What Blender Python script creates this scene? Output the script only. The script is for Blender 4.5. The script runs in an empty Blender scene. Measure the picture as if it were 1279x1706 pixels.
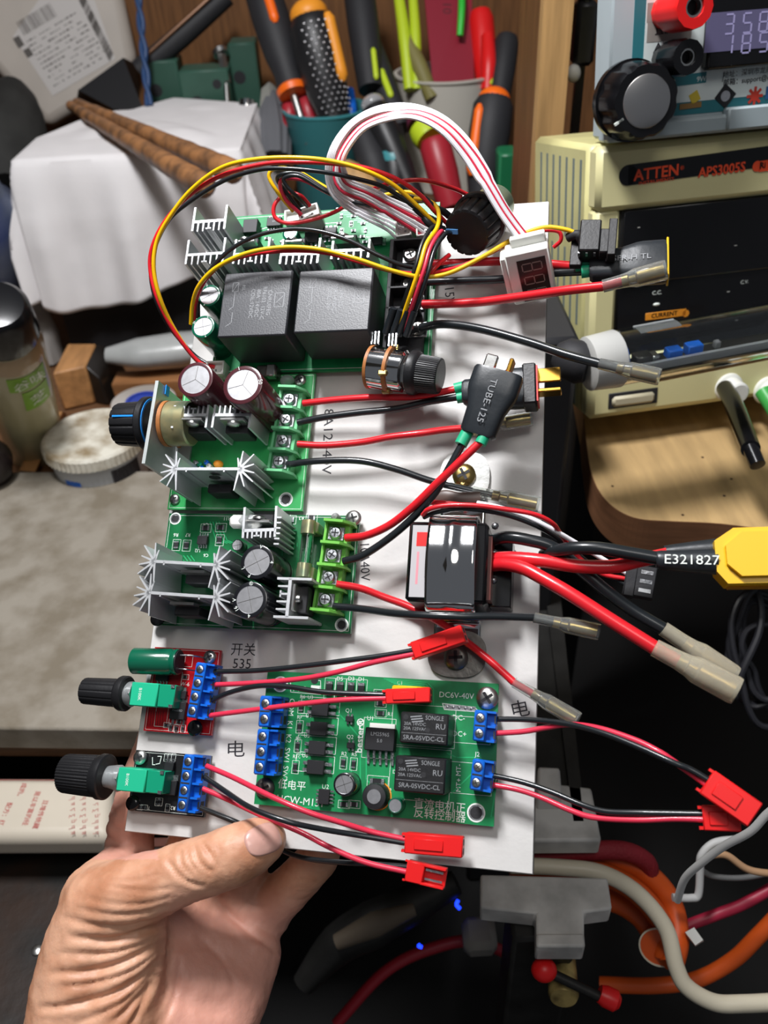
import bpy, bmesh, math, random
from math import sin, cos, pi, radians
from mathutils import Vector, Matrix, Quaternion, noise
from mathutils.bvhtree import BVHTree
random.seed(7)
S = bpy.context.scene
COL = S.collection
# ------------------------------------------------------------------ camera, light, exposure
FOC, CX, CY = 1410.0, 639.5, 853.0            # focal length and principal point for a 1279 x 1706 image
PITCH, ROLL = radians(38), radians(3)
_U = Vector((-sin(ROLL)*cos(PITCH), -cos(ROLL)*cos(PITCH), -sin(PITCH)))   # world up seen in camera axes (x right, y down, z forward)
_F = Vector((0, 0, 1)); _Y = (_F - _U*_F.dot(_U)).normalized(); _X = _Y.cross(_U).normalized()
CAM = Vector((0, 0, 600.0))                   # millimetres
def c2w(v): return Vector((_X.dot(v), _Y.dot(v), _U.dot(v)))
def ray(px, py): return c2w(Vector(((px-CX)/FOC, (py-CY)/FOC, 1.0)))
def proj(p):
    d = p-CAM
    v = _X*d.x+_Y*d.y+_U*d.z
    return CX+FOC*v.x/v.z, CY+FOC*v.y/v.z
def WP(px, py, d): return CAM + ray(px, py)*d  # world point (mm) seen at a pixel, at camera depth d
cam_d = bpy.data.cameras.new('camera'); cam = bpy.data.objects.new('camera', cam_d); COL.objects.link(cam)
R = Matrix((c2w(Vector((1,0,0))), c2w(Vector((0,-1,0))), c2w(Vector((0,0,-1))))).transposed()
cam.matrix_world = Matrix.Translation(CAM*.001) @ R.to_4x4()
cam_d.sensor_fit = 'HORIZONTAL'; cam_d.sensor_width = 36.0; cam_d.lens = FOC*36.0/1279.0
cam_d.clip_start = .01; cam_d.clip_end = 20
cam_d.dof.use_dof = True; cam_d.dof.focus_distance = .32; cam_d.dof.aperture_fstop = 20.0
S.camera = cam
S.view_settings.view_transform = 'Standard'; S.view_settings.look = 'None'; S.view_settings.gamma = 1
S.view_settings.use_curve_mapping = False
S.view_settings.exposure = 0.0
w = bpy.data.worlds.new('world'); S.world = w; w.use_nodes = True
w.node_tree.nodes['Background'].inputs[0].default_value = (.85, .9, 1, 1)
w.node_tree.nodes['Background'].inputs[1].default_value = .13
def area(name, loc, target, size, power, col, sy=None):
    l = bpy.data.lights.new(name, 'AREA'); l.energy = power; l.color = col
    l.shape = 'RECTANGLE' if sy else 'DISK'; l.size = size
    if sy: l.size_y = sy
    o = bpy.data.objects.new(name, l); COL.objects.link(o); o.location = loc
    o.rotation_euler = (Vector(target)-Vector(loc)).to_track_quat('-Z', 'Y').to_euler()
    o['kind'] = 'structure'
    return o
area('bench_lamp_light', (-.16, .36, 1.10), (.0, .33, .3), .17, 9.6, (.98, .98, 1), .12)
area('ceiling_lamp_light', (.1, -.35, 1.9), (0, .6, .3), .6, 6.0, (1, .97, .93))

# ------------------------------------------------------------------ materials
def lin(c):
    c = c.lstrip('#'); r = [int(c[i:i+2], 16)/255 for i in (0, 2, 4)]
    return tuple((x/12.92 if x <= .04045 else ((x+.055)/1.055)**2.4) for x in r)+(1,)
_M = {}
def mat(name, col='#808080', rough=.5, metal=0., trans=0., ior=1.45, alpha=1., emit=None, es=1., bump=0., bscale=600., var=0., vscale=300., col2=None, coat=0., stretch=None, spec=None, sss=0., detail=4):
    if name in _M: return _M[name]
    m = bpy.data.materials.new(name); m.use_nodes = True; nt = m.node_tree; b = nt.nodes['Principled BSDF']
    I = b.inputs; I['Base Color'].default_value = lin(col); I['Roughness'].default_value = rough; I['Metallic'].default_value = metal
    I['Transmission Weight'].default_value = trans; I['IOR'].default_value = ior; I['Alpha'].default_value = alpha
    I['Coat Weight'].default_value = coat
    if spec is not None: I['Specular IOR Level'].default_value = spec
    if sss:
        I['Subsurface Weight'].default_value = sss; I['Subsurface Radius'].default_value = (.004, .0015, .0008); I['Subsurface Scale'].default_value = 1.0
    if emit: I['Emission Color'].default_value = lin(emit); I['Emission Strength'].default_value = es
    N = nt.nodes.new; L = nt.links.new
    tc = None
    if bump or var:
        tc = N('ShaderNodeTexCoord'); mp = N('ShaderNodeMapping'); L(tc.outputs['Object'], mp.inputs[0])
        if stretch: mp.inputs['Scale'].default_value = stretch
    if var:
        n = N('ShaderNodeTexNoise'); n.inputs['Scale'].default_value = vscale; n.inputs['Detail'].default_value = detail; L(mp.outputs[0], n.inputs[0])
        r = N('ShaderNodeValToRGB'); r.color_ramp.elements[0].position = .36; r.color_ramp.elements[1].position = .62
        c1 = lin(col); c2 = lin(col2) if col2 else tuple(x*(1-var) for x in c1[:3])+(1,)
        r.color_ramp.elements[0].color = c2; r.color_ramp.elements[1].color = c1
        L(n.outputs[0], r.inputs[0]); L(r.outputs[0], I['Base Color'])
    if bump:
        n2 = N('ShaderNodeTexNoise'); n2.inputs['Scale'].default_value = bscale; n2.inputs['Detail'].default_value = 5; L(mp.outputs[0], n2.inputs[0])
        bp = N('ShaderNodeBump'); bp.inputs['Strength'].default_value = bump; bp.inputs['Distance'].default_value = .0006
        L(n2.outputs[0], bp.inputs['Height']); L(bp.outputs[0], I['Normal'])
    _M[name] = m; return m
WHITEB = mat('white_laminate', '#d2d0cd', .5, bump=.12, bscale=500, var=.06, vscale=60)
BOARDEDGE = mat('board_edge', '#57534c', .7)
GREEN = mat('green_solder_mask', '#0a8a4e', .5, var=.25, vscale=120, coat=.05)
GREEN2 = mat('light_green_mask', '#2f9a52', .35, var=.15, vscale=100, coat=.2)
GREEN3 = mat('deep_green_mask', '#0d6a3a', .35, var=.2, vscale=110, coat=.2)
TRACE = mat('copper_trace_green', '#27a868', .35)
REDPCB = mat('red_solder_mask', '#b80f1c', .35, var=.2, vscale=150, coat=.2)
BLACKPCB = mat('black_solder_mask', '#1a1a1c', .35, var=.2, vscale=150, coat=.2)
SILK = mat('silkscreen_white', '#e4ebe4', .5)
SILKG = mat('print_grey', '#8b8d90', .5)
INK = mat('pen_ink', '#26242a', .6)
SOLDER = mat('solder', '#a9acaf', .36, 1., bump=.3, bscale=900)
STEEL = mat('steel', '#c3c3c0', .3, 1., bump=.1, bscale=400)
CHROME = mat('chrome', '#d6d6d6', .07, 1., bump=.02, bscale=60)
DKSTEEL = mat('dark_steel', '#6e6c68', .38, 1., bump=.15, bscale=500)
ALU = mat('brushed_aluminium', '#d2d4d6', .42, .65, bump=.15, bscale=350, stretch=(1, 1, .08))
ALUD = mat('matte_aluminium', '#c2c8c6', .42, .5, var=.15, vscale=80)
GOLD = mat('gold_plate', '#d9a94a', .25, 1.)
BRASS = mat('brass', '#b9a062', .28, 1., var=.25, vscale=120)
ZINC = mat('yellow_zinc', '#c9bb8a', .28, .7, var=.35, vscale=90, col2='#7f9078')
PHENO = mat('brown_phenolic', '#b0703c', .5, var=.2)
BLK = mat('black_plastic', '#1b1b1d', .42, bump=.1, bscale=900)
BLKM = mat('matte_black_plastic', '#242427', .62, bump=.12, bscale=1200)
BLKG = mat('glossy_black_plastic', '#101012', .2)
RELAY = mat('relay_case', '#3b3c40', .38, bump=.1, bscale=1500)
CHIP = mat('chip_epoxy', '#1d1d20', .5)
BLUE = mat('blue_plastic', '#0f62c8', .35)
BLUED = mat('blue_recess_shade', '#083a86', .5)
TGREEN = mat('terminal_green', '#6cbd86', .35)
TEAL = mat('teal_plastic', '#12906c', .3)
TEALL = mat('teal_light_face', '#25b58a', .35)
CAPG = mat('green_capacitor_sleeve', '#0b5a42', .22, coat=.4)
CAPB = mat('black_capacitor_sleeve', '#16171b', .25, coat=.4)
CAPM = mat('maroon_capacitor_sleeve', '#4a2228', .22, coat=.5)
CAPTOP = mat('capacitor_top', '#d3d3d6', .33, .9, var=.12, vscale=500)
YEL = mat('yellow_plastic', '#e8b711', .4)
WHITEP = mat('white_plastic', '#e2e2dc', .4)
WIRER = mat('red_insulation', '#d3202a', .32, coat=.2)
WIRERP = mat('pink_red_insulation', '#d8324c', .35, coat=.2)
WIREK = mat('black_insulation', '#1c2023', .32, coat=.2)
WIREY = mat('yellow_insulation', '#eab70c', .35, coat=.2)
WIREW = mat('white_insulation', '#f0f0f4', .4)
SHRINK = mat('black_heat_shrink', '#23272b', .35, bump=.25, bscale=150)
SHRG = mat('green_heat_shrink', '#1fa77a', .45)
CLEAR = mat('clear_sleeve', '#f2f5f2', .1, trans=.92, ior=1.15, bump=.25, bscale=150)
CLEARM = mat('milky_sleeve', '#efe8d2', .25, trans=.75, ior=1.15, bump=.3, bscale=120)
CLEARR = mat('pink_sleeve', '#e05a5c', .25, trans=.6, ior=1.2, bump=.3, bscale=150)
GLASS = mat('glass', '#f2f6f6', .03, trans=1., ior=1.4)
GLUE = mat('hot_glue', '#d8dcde', .3, trans=.75, ior=1.3, bump=.5, bscale=90)
JSTR = mat('red_connector_plastic', '#df1b1c', .38)
ORANGE = mat('orange_plastic', '#f26a16', .4)
ORANGE2 = mat('amber_plastic', '#e8952a', .45)
LIME = mat('lime_plastic', '#b9cf28', .45)

# ------------------------------------------------------------------ frames and mesh building (all lengths in millimetres)
class Frame:
    def __init__(s, o, ex, ey, ez):
        s.o, s.ex, s.ey, s.ez = Vector(o), Vector(ex).normalized(), Vector(ey).normalized(), Vector(ez).normalized()
        r = Matrix((s.ex, s.ey, s.ez)).transposed()
        s.m = Matrix.Translation(s.o*.001) @ r.to_4x4()
    def P(s, px, py, h=0.):                   # the point at height h above this frame's plane that is seen at a pixel
        r = ray(px, py); t = (h + (s.o-CAM).dot(s.ez))/r.dot(s.ez)
        q = CAM + r*t - s.o
        return Vector((q.dot(s.ex), q.dot(s.ey), h))
    def L(s, w):                              # world mm -> local
        q = w-s.o; return Vector((q.dot(s.ex), q.dot(s.ey), q.dot(s.ez)))
    def W(s, l): return s.o + s.ex*l[0] + s.ey*l[1] + s.ez*l[2]
WORLD = Frame((0,0,0), (1,0,0), (0,1,0), (0,0,1))
_vn = c2w(Vector((960-CX, 1250-CY, FOC))).normalized()
_vy = c2w(Vector((1026-CX, -4465-CY, FOC))); _vy = (_vy-_vn*_vy.dot(_vn)).normalized()
_n = -_vn; _vx = _vy.cross(_n)
_o = CAM + ray(207, 1385)*314.954
BD = Frame(_o, _vx, _vy, _n)                  # the hand-held board: x to the right, y up, z out of its face
def vec(p): return p if isinstance(p, Vector) else Vector(p)
def spline(pts, n=8):
    P = [vec(p) for p in pts]
    if len(P) < 3: return P
    P = [P[0]*2-P[1]]+P+[P[-1]*2-P[-2]]; out = []
    for i in range(1, len(P)-2):
        a, b, c, d = P[i-1], P[i], P[i+1], P[i+2]
        for k in range(n):
            t = k/n
            out.append(.5*((2*b)+(c-a)*t+(2*a-5*b+4*c-d)*t*t+(3*b-a-3*c+d)*t**3))
    out.append(P[-2]); return out
_TXT = {}
def text_mesh(s, ext):
    k = (s, ext)
    if k in _TXT: return _TXT[k]
    cu = bpy.data.curves.new('t', 'FONT'); cu.body = s; cu.size = 1; cu.extrude = ext; cu.align_x = 'CENTER'; cu.align_y = 'CENTER'; cu.resolution_u = 2
    o = bpy.data.objects.new('t', cu); COL.objects.link(o)
    bpy.context.view_layer.update()
    me = bpy.data.meshes.new_from_object(o.evaluated_get(bpy.context.evaluated_depsgraph_get()))
    V = [v.co.copy() for v in me.vertices]; Fs = [tuple(p.vertices) for p in me.polygons]
    bpy.data.objects.remove(o); bpy.data.curves.remove(cu); bpy.data.meshes.remove(me)
    _TXT[k] = (V, Fs); return _TXT[k]
class MB:
    def __init__(s, m=None): s.V = []; s.F = []; s.I = []; s.S = []; s.mats = []; s.cur = 0; s.X = None; s.mt(m or BLK)
    def mt(s, m):
        if m not in s.mats: s.mats.append(m)
        s.cur = s.mats.index(m); return s
    def add(s, V, F, smooth=False):
        k = len(s.V)
        if s.X is not None: V = [s.X @ vec(v) for v in V]
        s.V += [tuple(v) for v in V]; s.F += [tuple(i+k for i in f) for f in F]
        s.I += [s.cur]*len(F); s.S += ([smooth]*len(F) if isinstance(smooth, bool) else smooth)
        return s
    def box(s, c, d, rz=0., bev=0., M=None):
        x, y, z = d[0]/2, d[1]/2, d[2]/2
        M = M or (Matrix.Translation(vec(c)) @ Matrix.Rotation(rz, 4, 'Z'))
        b = min(bev, x*.9, y*.9, z*.9)
        if b <= 0:
            V = [(sx*x, sy*y, sz*z) for sz in (-1, 1) for sy in (-1, 1) for sx in (-1, 1)]
            F = [(0,2,3,1), (4,5,7,6), (0,1,5,4), (2,6,7,3), (0,4,6,2), (1,3,7,5)]
        else:
            V = []; ix = {}
            for sx in (-1, 1):
                for sy in (-1, 1):
                    for sz in (-1, 1):
                        for a in range(3):
                            p = [sx*(x-b), sy*(y-b), sz*(z-b)]; p[a] += (sx, sy, sz)[a]*b
                            ix[(sx, sy, sz, a)] = len(V); V.append(tuple(p))
            F = []
            def q(l, nrm):
                vs = [Vector(V[i]) for i in l]; c0 = (vs[1]-vs[0]).cross(vs[2]-vs[0])
                F.append(tuple(l) if c0.dot(Vector(nrm)) > 0 else tuple(reversed(l)))
            for a in range(3):
                o1, o2 = [k for k in range(3) if k != a]
                for sg in (-1, 1):
                    l = []
                    for s1, s2 in ((-1,-1), (1,-1), (1,1), (-1,1)):
                        k = [0,0,0]; k[a] = sg; k[o1] = s1; k[o2] = s2; l.append(ix[(*k, a)])
                    nr = [0,0,0]; nr[a] = sg; q(l, nr)
                for s1 in (-1, 1):
                    for s2 in (-1, 1):
                        l = []
                        for sg, ax in ((-1,o1), (1,o1), (1,o2), (-1,o2)):
                            k = [0,0,0]; k[a] = sg; k[o1] = s1; k[o2] = s2; l.append(ix[(*k, ax)])
                        nr = [0,0,0]; nr[o1] = s1; nr[o2] = s2; q(l, nr)
            for sx in (-1, 1):
                for sy in (-1, 1):
                    for sz in (-1, 1): q([ix[(sx,sy,sz,a)] for a in range(3)], (sx,sy,sz))
        return s.add([M @ Vector(v) for v in V], F)
    def bb(s, x0, x1, y0, y1, z0, z1, bev=0.): return s.box(((x0+x1)/2, (y0+y1)/2, (z0+z1)/2), (abs(x1-x0), abs(y1-y0), abs(z1-z0)), bev=bev)
    def lathe(s, p0, ax, prof, seg=28, mod=None, caps=True, ref=None, asp=1.):
        p0 = vec(p0); ax = vec(ax).normalized(); u = vec(ref) if ref else (Vector((0,0,1)) if abs(ax.z) < .9 else Vector((1,0,0)))
        u = (u-ax*u.dot(ax)).normalized(); v = ax.cross(u); V = []; F = []
        for j, (t, r) in enumerate(prof):
            for i in range(seg):
                a = 2*pi*i/seg; rr = r*(mod(a, j) if mod else 1)
                V.append(p0+ax*t+u*(rr*cos(a))+v*(rr*sin(a)*asp))
        for j in range(len(prof)-1):
            for i in range(seg):
                k = (i+1) % seg; F.append((j*seg+i, j*seg+k, (j+1)*seg+k, (j+1)*seg+i))
        sm = [True]*len(F)
        if caps:
            F.append(tuple(reversed(range(seg)))); F.append(tuple((len(prof)-1)*seg+i for i in range(seg))); sm += [False, False]
        return s.add(V, F, sm)
    def cyl(s, p0, p1, r, r1=None, seg=24):
        p0, p1 = vec(p0), vec(p1); d = p1-p0
        return s.lathe(p0, d, [(0, r), (d.length, r if r1 is None else r1)], seg)
    def disc(s, c, r, h, seg=28, z=1.): c = vec(c); return s.lathe(c, (0,0,z), [(0, r), (h, r)], seg)
    def ring(s, c, ro, ri, h, seg=32, ax=(0,0,1)): return s.lathe(c, ax, [(0, ri), (h, ri), (h, ro), (0, ro), (0, ri)], seg, caps=False)
    def tube(s, pts, r, seg=10, n=8, sm=True, ends=True, flat=1., ref=None):
        P = spline(pts, n) if n else [vec(p) for p in pts]
        N = len(P); T = []
        for i in range(N): T.append((P[min(i+1, N-1)]-P[max(i-1, 0)]).normalized())
        u = vec(ref) if ref else (Vector((0,0,1)) if abs(T[0].z) < .9 else Vector((1,0,0)))
        u = (u-T[0]*u.dot(T[0])).normalized(); V = []; F = []
        for i in range(N):
            u = (u-T[i]*u.dot(T[i])).normalized(); v = T[i].cross(u)
            rr = r if not isinstance(r, (list, tuple)) else (lambda f: r[int(f)]+(r[min(int(f)+1, len(r)-1)]-r[int(f)])*(f-int(f)))(i/(N-1)*(len(r)-1))
            for k in range(seg):
                a = 2*pi*k/seg; V.append(P[i]+u*(rr*cos(a)*flat)+v*(rr*sin(a)))
        for i in range(N-1):
            for k in range(seg):
                q = (k+1) % seg; F.append((i*seg+k, i*seg+q, (i+1)*seg+q, (i+1)*seg+k))
        smf = [sm]*len(F)
        if ends: F.append(tuple(reversed(range(seg)))); F.append(tuple((N-1)*seg+i for i in range(seg))); smf += [False]*2
        return s.add(V, F, smf)
    def prism(s, poly, z0, z1, M=None):
        n = len(poly); a = sum(poly[i][0]*poly[(i+1) % n][1]-poly[(i+1) % n][0]*poly[i][1] for i in range(n))
        if a < 0: poly = list(reversed(poly))
        V = [Vector((p[0], p[1], z0)) for p in poly]+[Vector((p[0], p[1], z1)) for p in poly]
        if M is not None: V = [M @ v for v in V]
        F = [tuple(reversed(range(n))), tuple(range(n, 2*n))]+[(i, (i+1) % n, n+(i+1) % n, n+i) for i in range(n)]
        return s.add(V, F)
    def hexa(s, bot, top):                    # eight corners: four below, four above, same order
        V = [vec(p) for p in bot]+[vec(p) for p in top]
        F = [(3,2,1,0), (4,5,6,7), (0,1,5,4), (1,2,6,5), (2,3,7,6), (3,0,4,7)]
        c = sum(V, Vector())/8; nn = (V[5]-V[4]).cross(V[6]-V[4])
        if nn.dot(V[4]-c) < 0: F = [tuple(reversed(f)) for f in F]
        return s.add(V, F)
    def ball(s, c, r, sc=(1,1,1), seg=20, rings=12, M=None):
        c = vec(c); V = [Vector((0,0,-1))]; F = []
        for j in range(1, rings):
            t = -pi/2+pi*j/rings
            for i in range(seg): V.append(Vector((cos(t)*cos(2*pi*i/seg), cos(t)*sin(2*pi*i/seg), sin(t))))
        V.append(Vector((0,0,1)))
        for i in range(seg): F.append((0, 1+(i+1) % seg, 1+i))
        for j in range(rings-2):
            for i in range(seg):
                a = 1+j*seg; F.append((a+i, a+(i+1) % seg, a+seg+(i+1) % seg, a+seg+i))
        a = 1+(rings-2)*seg
        for i in range(seg): F.append((a+i, a+(i+1) % seg, len(V)-1))
        V = [Vector((v.x*sc[0]*r, v.y*sc[1]*r, v.z*sc[2]*r)) for v in V]
        V = [(M @ v if M else v)+c for v in V]
        return s.add(V, F, True)
    def line(s, pts, wd=.25, z=None, h=.05):  # a flat printed line on the plane z
        for a, b in zip(pts[:-1], pts[1:]):
            a, b = vec(a), vec(b); d = b-a; L = d.length
            if L < 1e-6: continue
            s.box(((a.x+b.x)/2, (a.y+b.y)/2, (a.z if z is None else z)+h/2), (L+wd, wd, h), rz=math.atan2(d.y, d.x))
        return s
    def rect(s, x0, x1, y0, y1, z, wd=.25): return s.line([(x0,y0,z), (x1,y0,z), (x1,y1,z), (x0,y1,z), (x0,y0,z)], wd)
    def text(s, t, c, size, rz=0., M=None, ext=.02, sx=1., bold=0.):
        V, F = text_mesh(t, ext)
        M = M or (Matrix.Translation(vec(c)) @ Matrix.Rotation(rz, 4, 'Z'))
        s.add([M @ Vector((v.x*size*sx, v.y*size, v.z)) for v in V], F)
        if bold:
            for q_, (dx, dy) in enumerate(((bold, 0), (0, bold), (bold, bold))):
                s.add([M @ Vector((v.x*size*sx+dx, v.y*size+dy, v.z+.02*(q_+1))) for v in V], F)
        return s
    def obj(s, name, parent=None, frame=None, label=None, origin=None, sub=0):
        me = bpy.data.meshes.new(name)
        if parent is not None: A = parent['_A']; fr = FR[parent['_f']]
        if parent is not None: off = Vector(A)
        else:
            fr = frame; off = vec(origin) if origin is not None else sum((Vector(v) for v in s.V), Vector())/max(1, len(s.V))
        me.from_pydata([((v[0]-off[0])*.001, (v[1]-off[1])*.001, (v[2]-off[2])*.001) for v in s.V], [], s.F)
        for m in s.mats: me.materials.append(m)
        me.polygons.foreach_set('material_index', s.I); me.polygons.foreach_set('use_smooth', s.S)
        me.update()
        try: me.set_sharp_from_angle(angle=radians(38))
        except Exception: pass
        o = bpy.data.objects.new(name, me); COL.objects.link(o)
        if parent is not None: o.parent = parent
        else: o.matrix_world = fr.m @ Matrix.Translation(off*.001)
        o['_A'] = tuple(off); o['_f'] = FI[id(fr)]
        if label: o['label'] = label
        if sub:
            md = o.modifiers.new('subdivision', 'SUBSURF'); md.levels = sub; md.render_levels = sub
        return o
FR = {}; FI = {}
def reg(fr): FI[id(fr)] = len(FR); FR[len(FR)] = fr; return fr
for f_ in (WORLD, BD): reg(f_)
def thing(name, label, cat, frame, at, group=None):
    o = bpy.data.objects.new(name, None); COL.objects.link(o); o.empty_display_size = .01
    o.matrix_world = frame.m @ Matrix.Translation(vec(at)*.001)
    o['_A'] = tuple(vec(at)); o['_f'] = FI[id(frame)]
    o['label'] = label; o['category'] = cat
    if group: o['group'] = group
    return o
def tag(o, label, cat, group=None):
    o['label'] = label; o['category'] = cat
    if group: o['group'] = group
    return o
def struct(o): o['kind'] = 'structure'; return o
# ================================================================== the room and the bench
def ZP(px, py, z): return WORLD.P(px, py, z)
def YP(px, py, y):
    r = ray(px, py); return CAM + r*((y-CAM.y)/r.y)
WOODB = mat('bench_wood', '#6b4a30', .55, var=.35, vscale=18, stretch=(1, 14, 14), bump=.2, bscale=60)
WOODP = mat('cabinet_wood', '#7a5230', .5, var=.35, vscale=14, stretch=(14, 14, 1), bump=.1, bscale=40)
PINE = mat('pine_post', '#c39a66', .5, var=.28, vscale=14, stretch=(12, 12, .8), bump=.15, bscale=60)
PINEL = mat('light_shelf_wood', '#c0a070', .45, var=.22, vscale=16, stretch=(7, 1, 7), bump=.15, bscale=50)
STONE = mat('worn_stone', '#8f887c', .75, bump=.8, bscale=200, var=.42, vscale=38, col2='#736a5b', detail=8)
DARK = mat('dark_floor', '#0b0a09', .8, var=.4, vscale=9)
fl = MB(DARK); fl.bb(-1400, 1400, -500, 1500, -170, -150); struct(fl.obj('floor', frame=WORLD))
wb = MB(WOODP); wb.bb(-1200, 1200, 1180, 1200, -150, 1300); struct(wb.obj('wall_back', frame=WORLD))
wb = MB(mat('dark_side_wall', '#2b2620', .8, var=.3, vscale=6)); wb.bb(-720, -700, -300, 1180, -150, 1300); struct(wb.obj('wall_left', frame=WORLD))
b = MB(WOODB); b.prism([ZP(-300,1219,180)[:2], ZP(560,1222,180)[:2], (30, 520), (140, 1000), (520, 1010), (520, 1179), (-699, 1179), (-699, 420)], 156, 180)
tag(b.obj('workbench', frame=WORLD), 'brown wooden workbench top under the stone slab and clutter', 'workbench')
b = MB(STONE); b.prism([ZP(-200,787,200)[:2], ZP(-200,1211,200)[:2], ZP(235,1216,200)[:2], ZP(560,1220,200)[:2], ZP(520,783,200)[:2]], 180.3, 200)
o = tag(b.obj('stone_slab', frame=WORLD), 'grey worn stone slab lying on the bench left of the board', 'slab'); md = o.modifiers.new('bevel', 'BEVEL'); md.width = .0015; md.segments = 2
# side board of the cabinet with its pine front edge
q0 = WP(893, 200, 600); b = MB(PINE); b.bb(q0.x, q0.x+20, q0.y, q0.y+12, -149, 1300); b.mt(WOODP).bb(q0.x+.5, q0.x+19.5, q0.y+12, q0.y+95, -149, 1300)
kn = YP(907, 292, q0.y-.4); b.mt(mat('wood_knot', '#4a3018', .6)).lathe((kn.x, kn.y+.3, kn.z), (0,-1,0), [(0, 2.6), (.4, 2.0)], 14); b.tube([(kn.x+.5, kn.y, kn.z), (kn.x+4, kn.y, kn.z-14), (kn.x+6, kn.y, kn.z-30)], .5, 6)
struct(b.obj('trim_1', frame=WORLD))
# ------------------------------------------------------------------ power supplies on the wooden shelf
bl = WP(972, 698, 520); tl_ray = ray(988, 243)
phi = radians(8.5); er = Vector((cos(phi), sin(phi), 0))
t_ = ((bl-CAM).dot(er))/tl_ray.dot(er); tl = CAM+tl_ray*t_; eu = (tl-bl).normalized(); HP = (tl-bl).length
PS = reg(Frame(bl, er, eu, er.cross(eu)))       # x right, y up along the front, z out of the front
def Q(px, py, h=0.): return PS.P(px, py, h)
CREAM = mat('cream_enamel', '#cfc98f', .4, var=.12, vscale=20, col2='#b9b27e'); CREAM2 = mat('cream_bezel', '#d6cf9c', .4)
sz = min(bl.z, PS.W(Vector((0, 0, -98))).z, PS.W(Vector((190, 0, -98))).z)-.5
b = MB(PINEL); edge = [(973,697),(978,745),(986,790),(1003,825),(1030,850),(1065,864),(1120,868),(1200,872),(1290,884),(1400,900)]
edge = [(p_.x, p_.y) for p_ in spline([Vector((x, y, 0)) for x, y in edge], 5)]
poly = [ZP(x, y, sz)[:2] for x, y in edge]+[(560, 600), (150, 600)]
b.prism(poly, sz-24, sz); b.mt(mat('shelf_edge_wood', '#8a5f42', .55, var=.25, vscale=30, stretch=(1,1,8))); 
po2 = [ZP(x, y, sz)[:2] for x, y in edge]
for i in range(len(po2)-1):
    a, c = Vector(po2[i]), Vector(po2[i+1]); d = (c-a).normalized(); n_ = Vector((d.y, -d.x))*.3
    b.prism([a+n_, c+n_, c, a], sz-24, sz-.2)
b.mt(mat('wood_pit', '#3a2412', .7))
for (x, y) in ((1170,762),(1218,798),(1206,826),(1137,858),(1020,810)): q = ZP(x, y, sz); b.disc((q.x, q.y, q.z-.05), .9, .1, 10)
b.mt(DARK)
for (x, y) in ((155, 560), (520, 560)): b.bb(x, x+25, y, y+25, -149.5, sz-24)
tag(b.obj('wooden_shelf', frame=WORLD), 'pale wooden shelf board with rounded corner carrying the power supplies', 'shelf')
T = thing('bench_power_supply', 'cream bench power supply with black panel and ATTEN plate standing on the wooden shelf', 'power supply', PS, (70, 0, -60))
W_ = 190; b = MB(CREAM); 
b.box((W_/2, HP/2+.2, -52), (W_, HP-.4, 90), bev=3)
b.obj('case', T)
b = MB(CREAM2); pf = Q(1035, 470, 4); 
g0 = Q(1035, 350, 3); g1 = Q(1035, 560, 3)
b.bb(.5, W_-.5, g0.y, HP-.5, -8, 6, bev=3); b.bb(.5, g0.x, 0, g0.y+2, -8, 4, bev=3); b.bb(.5, W_-.5, .5, Q(1040,590,3).y, -8, 6, bev=4); b.obj('front_bezel', T)
b = MB(BLKG); b.bb(g0.x-1, W_-2, Q(1040,592,3).y-1, g0.y+1, -6, 3.2, bev=2); b.bb(g0.x+1, W_-2, Q(1035,475,3).y, g0.y-.5, 3, 4.4, bev=.6)
b.mt(WHITEP)
for x, y in ((1064,379),(1225,409),(1213,486),(1224,522)): q = Q(x, y, 4.5); b.box(q, (1.6, .3, .2))
b.mt(SILK); b.text('C.C.', Q(1094,488,3.3), 3.2, bold=.08); b.text('C.V.', Q(1240,470,3.3), 3.0)
b.ball(Q(1093,507,3), 1.7, (1.3,.6,.6), 12, 8)
b.mt(ORANGE2); q = Q(1148,454,3.3); b.lathe(q, (0,0,1), [(0, 2.6), (.15, 2.6)], 24); c0 = Q(1075,526,3.3); c1 = Q(1142,522,3.3); b.box((c0+c1)/2, ((c1-c0).length, 4.2, .3), bev=.1); b.lathe(c1, (0,0,1), [(0, 2.1), (.15, 2.1)], 20)
b.mt(BLKG).text('A', q+Vector((0,0,.2)), 3.6, bold=.1); b.text('CURRENT', (c0+c1)/2+Vector((-1,0,.2)), 3.6, bold=.12)
b.obj('front_panel', T, label='glossy black front panel')
b = MB(BLKG); c0 = Q(1046,292,6); c1 = Q(1380,246,6); L = (c1-c0).length; an = math.atan2(c1.y-c0.y, c1.x-c0.x); 
b.box((c0+c1)/2, (L, 10.4, .8), rz=an); b.lathe(c0-Vector((0,0,.4)), (0,0,1), [(0, 5.2), (.8, 5.2)], 28)
OR = mat('plate_orange', '#e8502a', .4); b.mt(OR)
b.text('ATTEN', Q(1093,289,6.5), 8.0, rz=an, bold=.35, sx=1.02); b.text('®', Q(1136,280,6.5), 3, rz=an); b.text('INSTRUMENTS', Q(1093,302,6.5), 2.3, rz=an, bold=.05, sx=1.35)
b.text('APS3005S', Q(1202,284,6.5), 7.0, rz=an, bold=.3, sx=.95); q = Q(1290,274,6.45); b.box(q, (18, 5.6, .1), rz=an); b.lathe(Q(1261,277,6.4), (0,0,1), [(0, 2.8), (.1, 2.8)], 20); b.mt(BLKG).text('Ri', Q(1270,276,6.7), 4.4, rz=an, bold=.15)
b.obj('name_plate', T, label='black plate with orange lettering')
b = MB(mat('vent_slot', '#6f7a78', .6)); 
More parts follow.
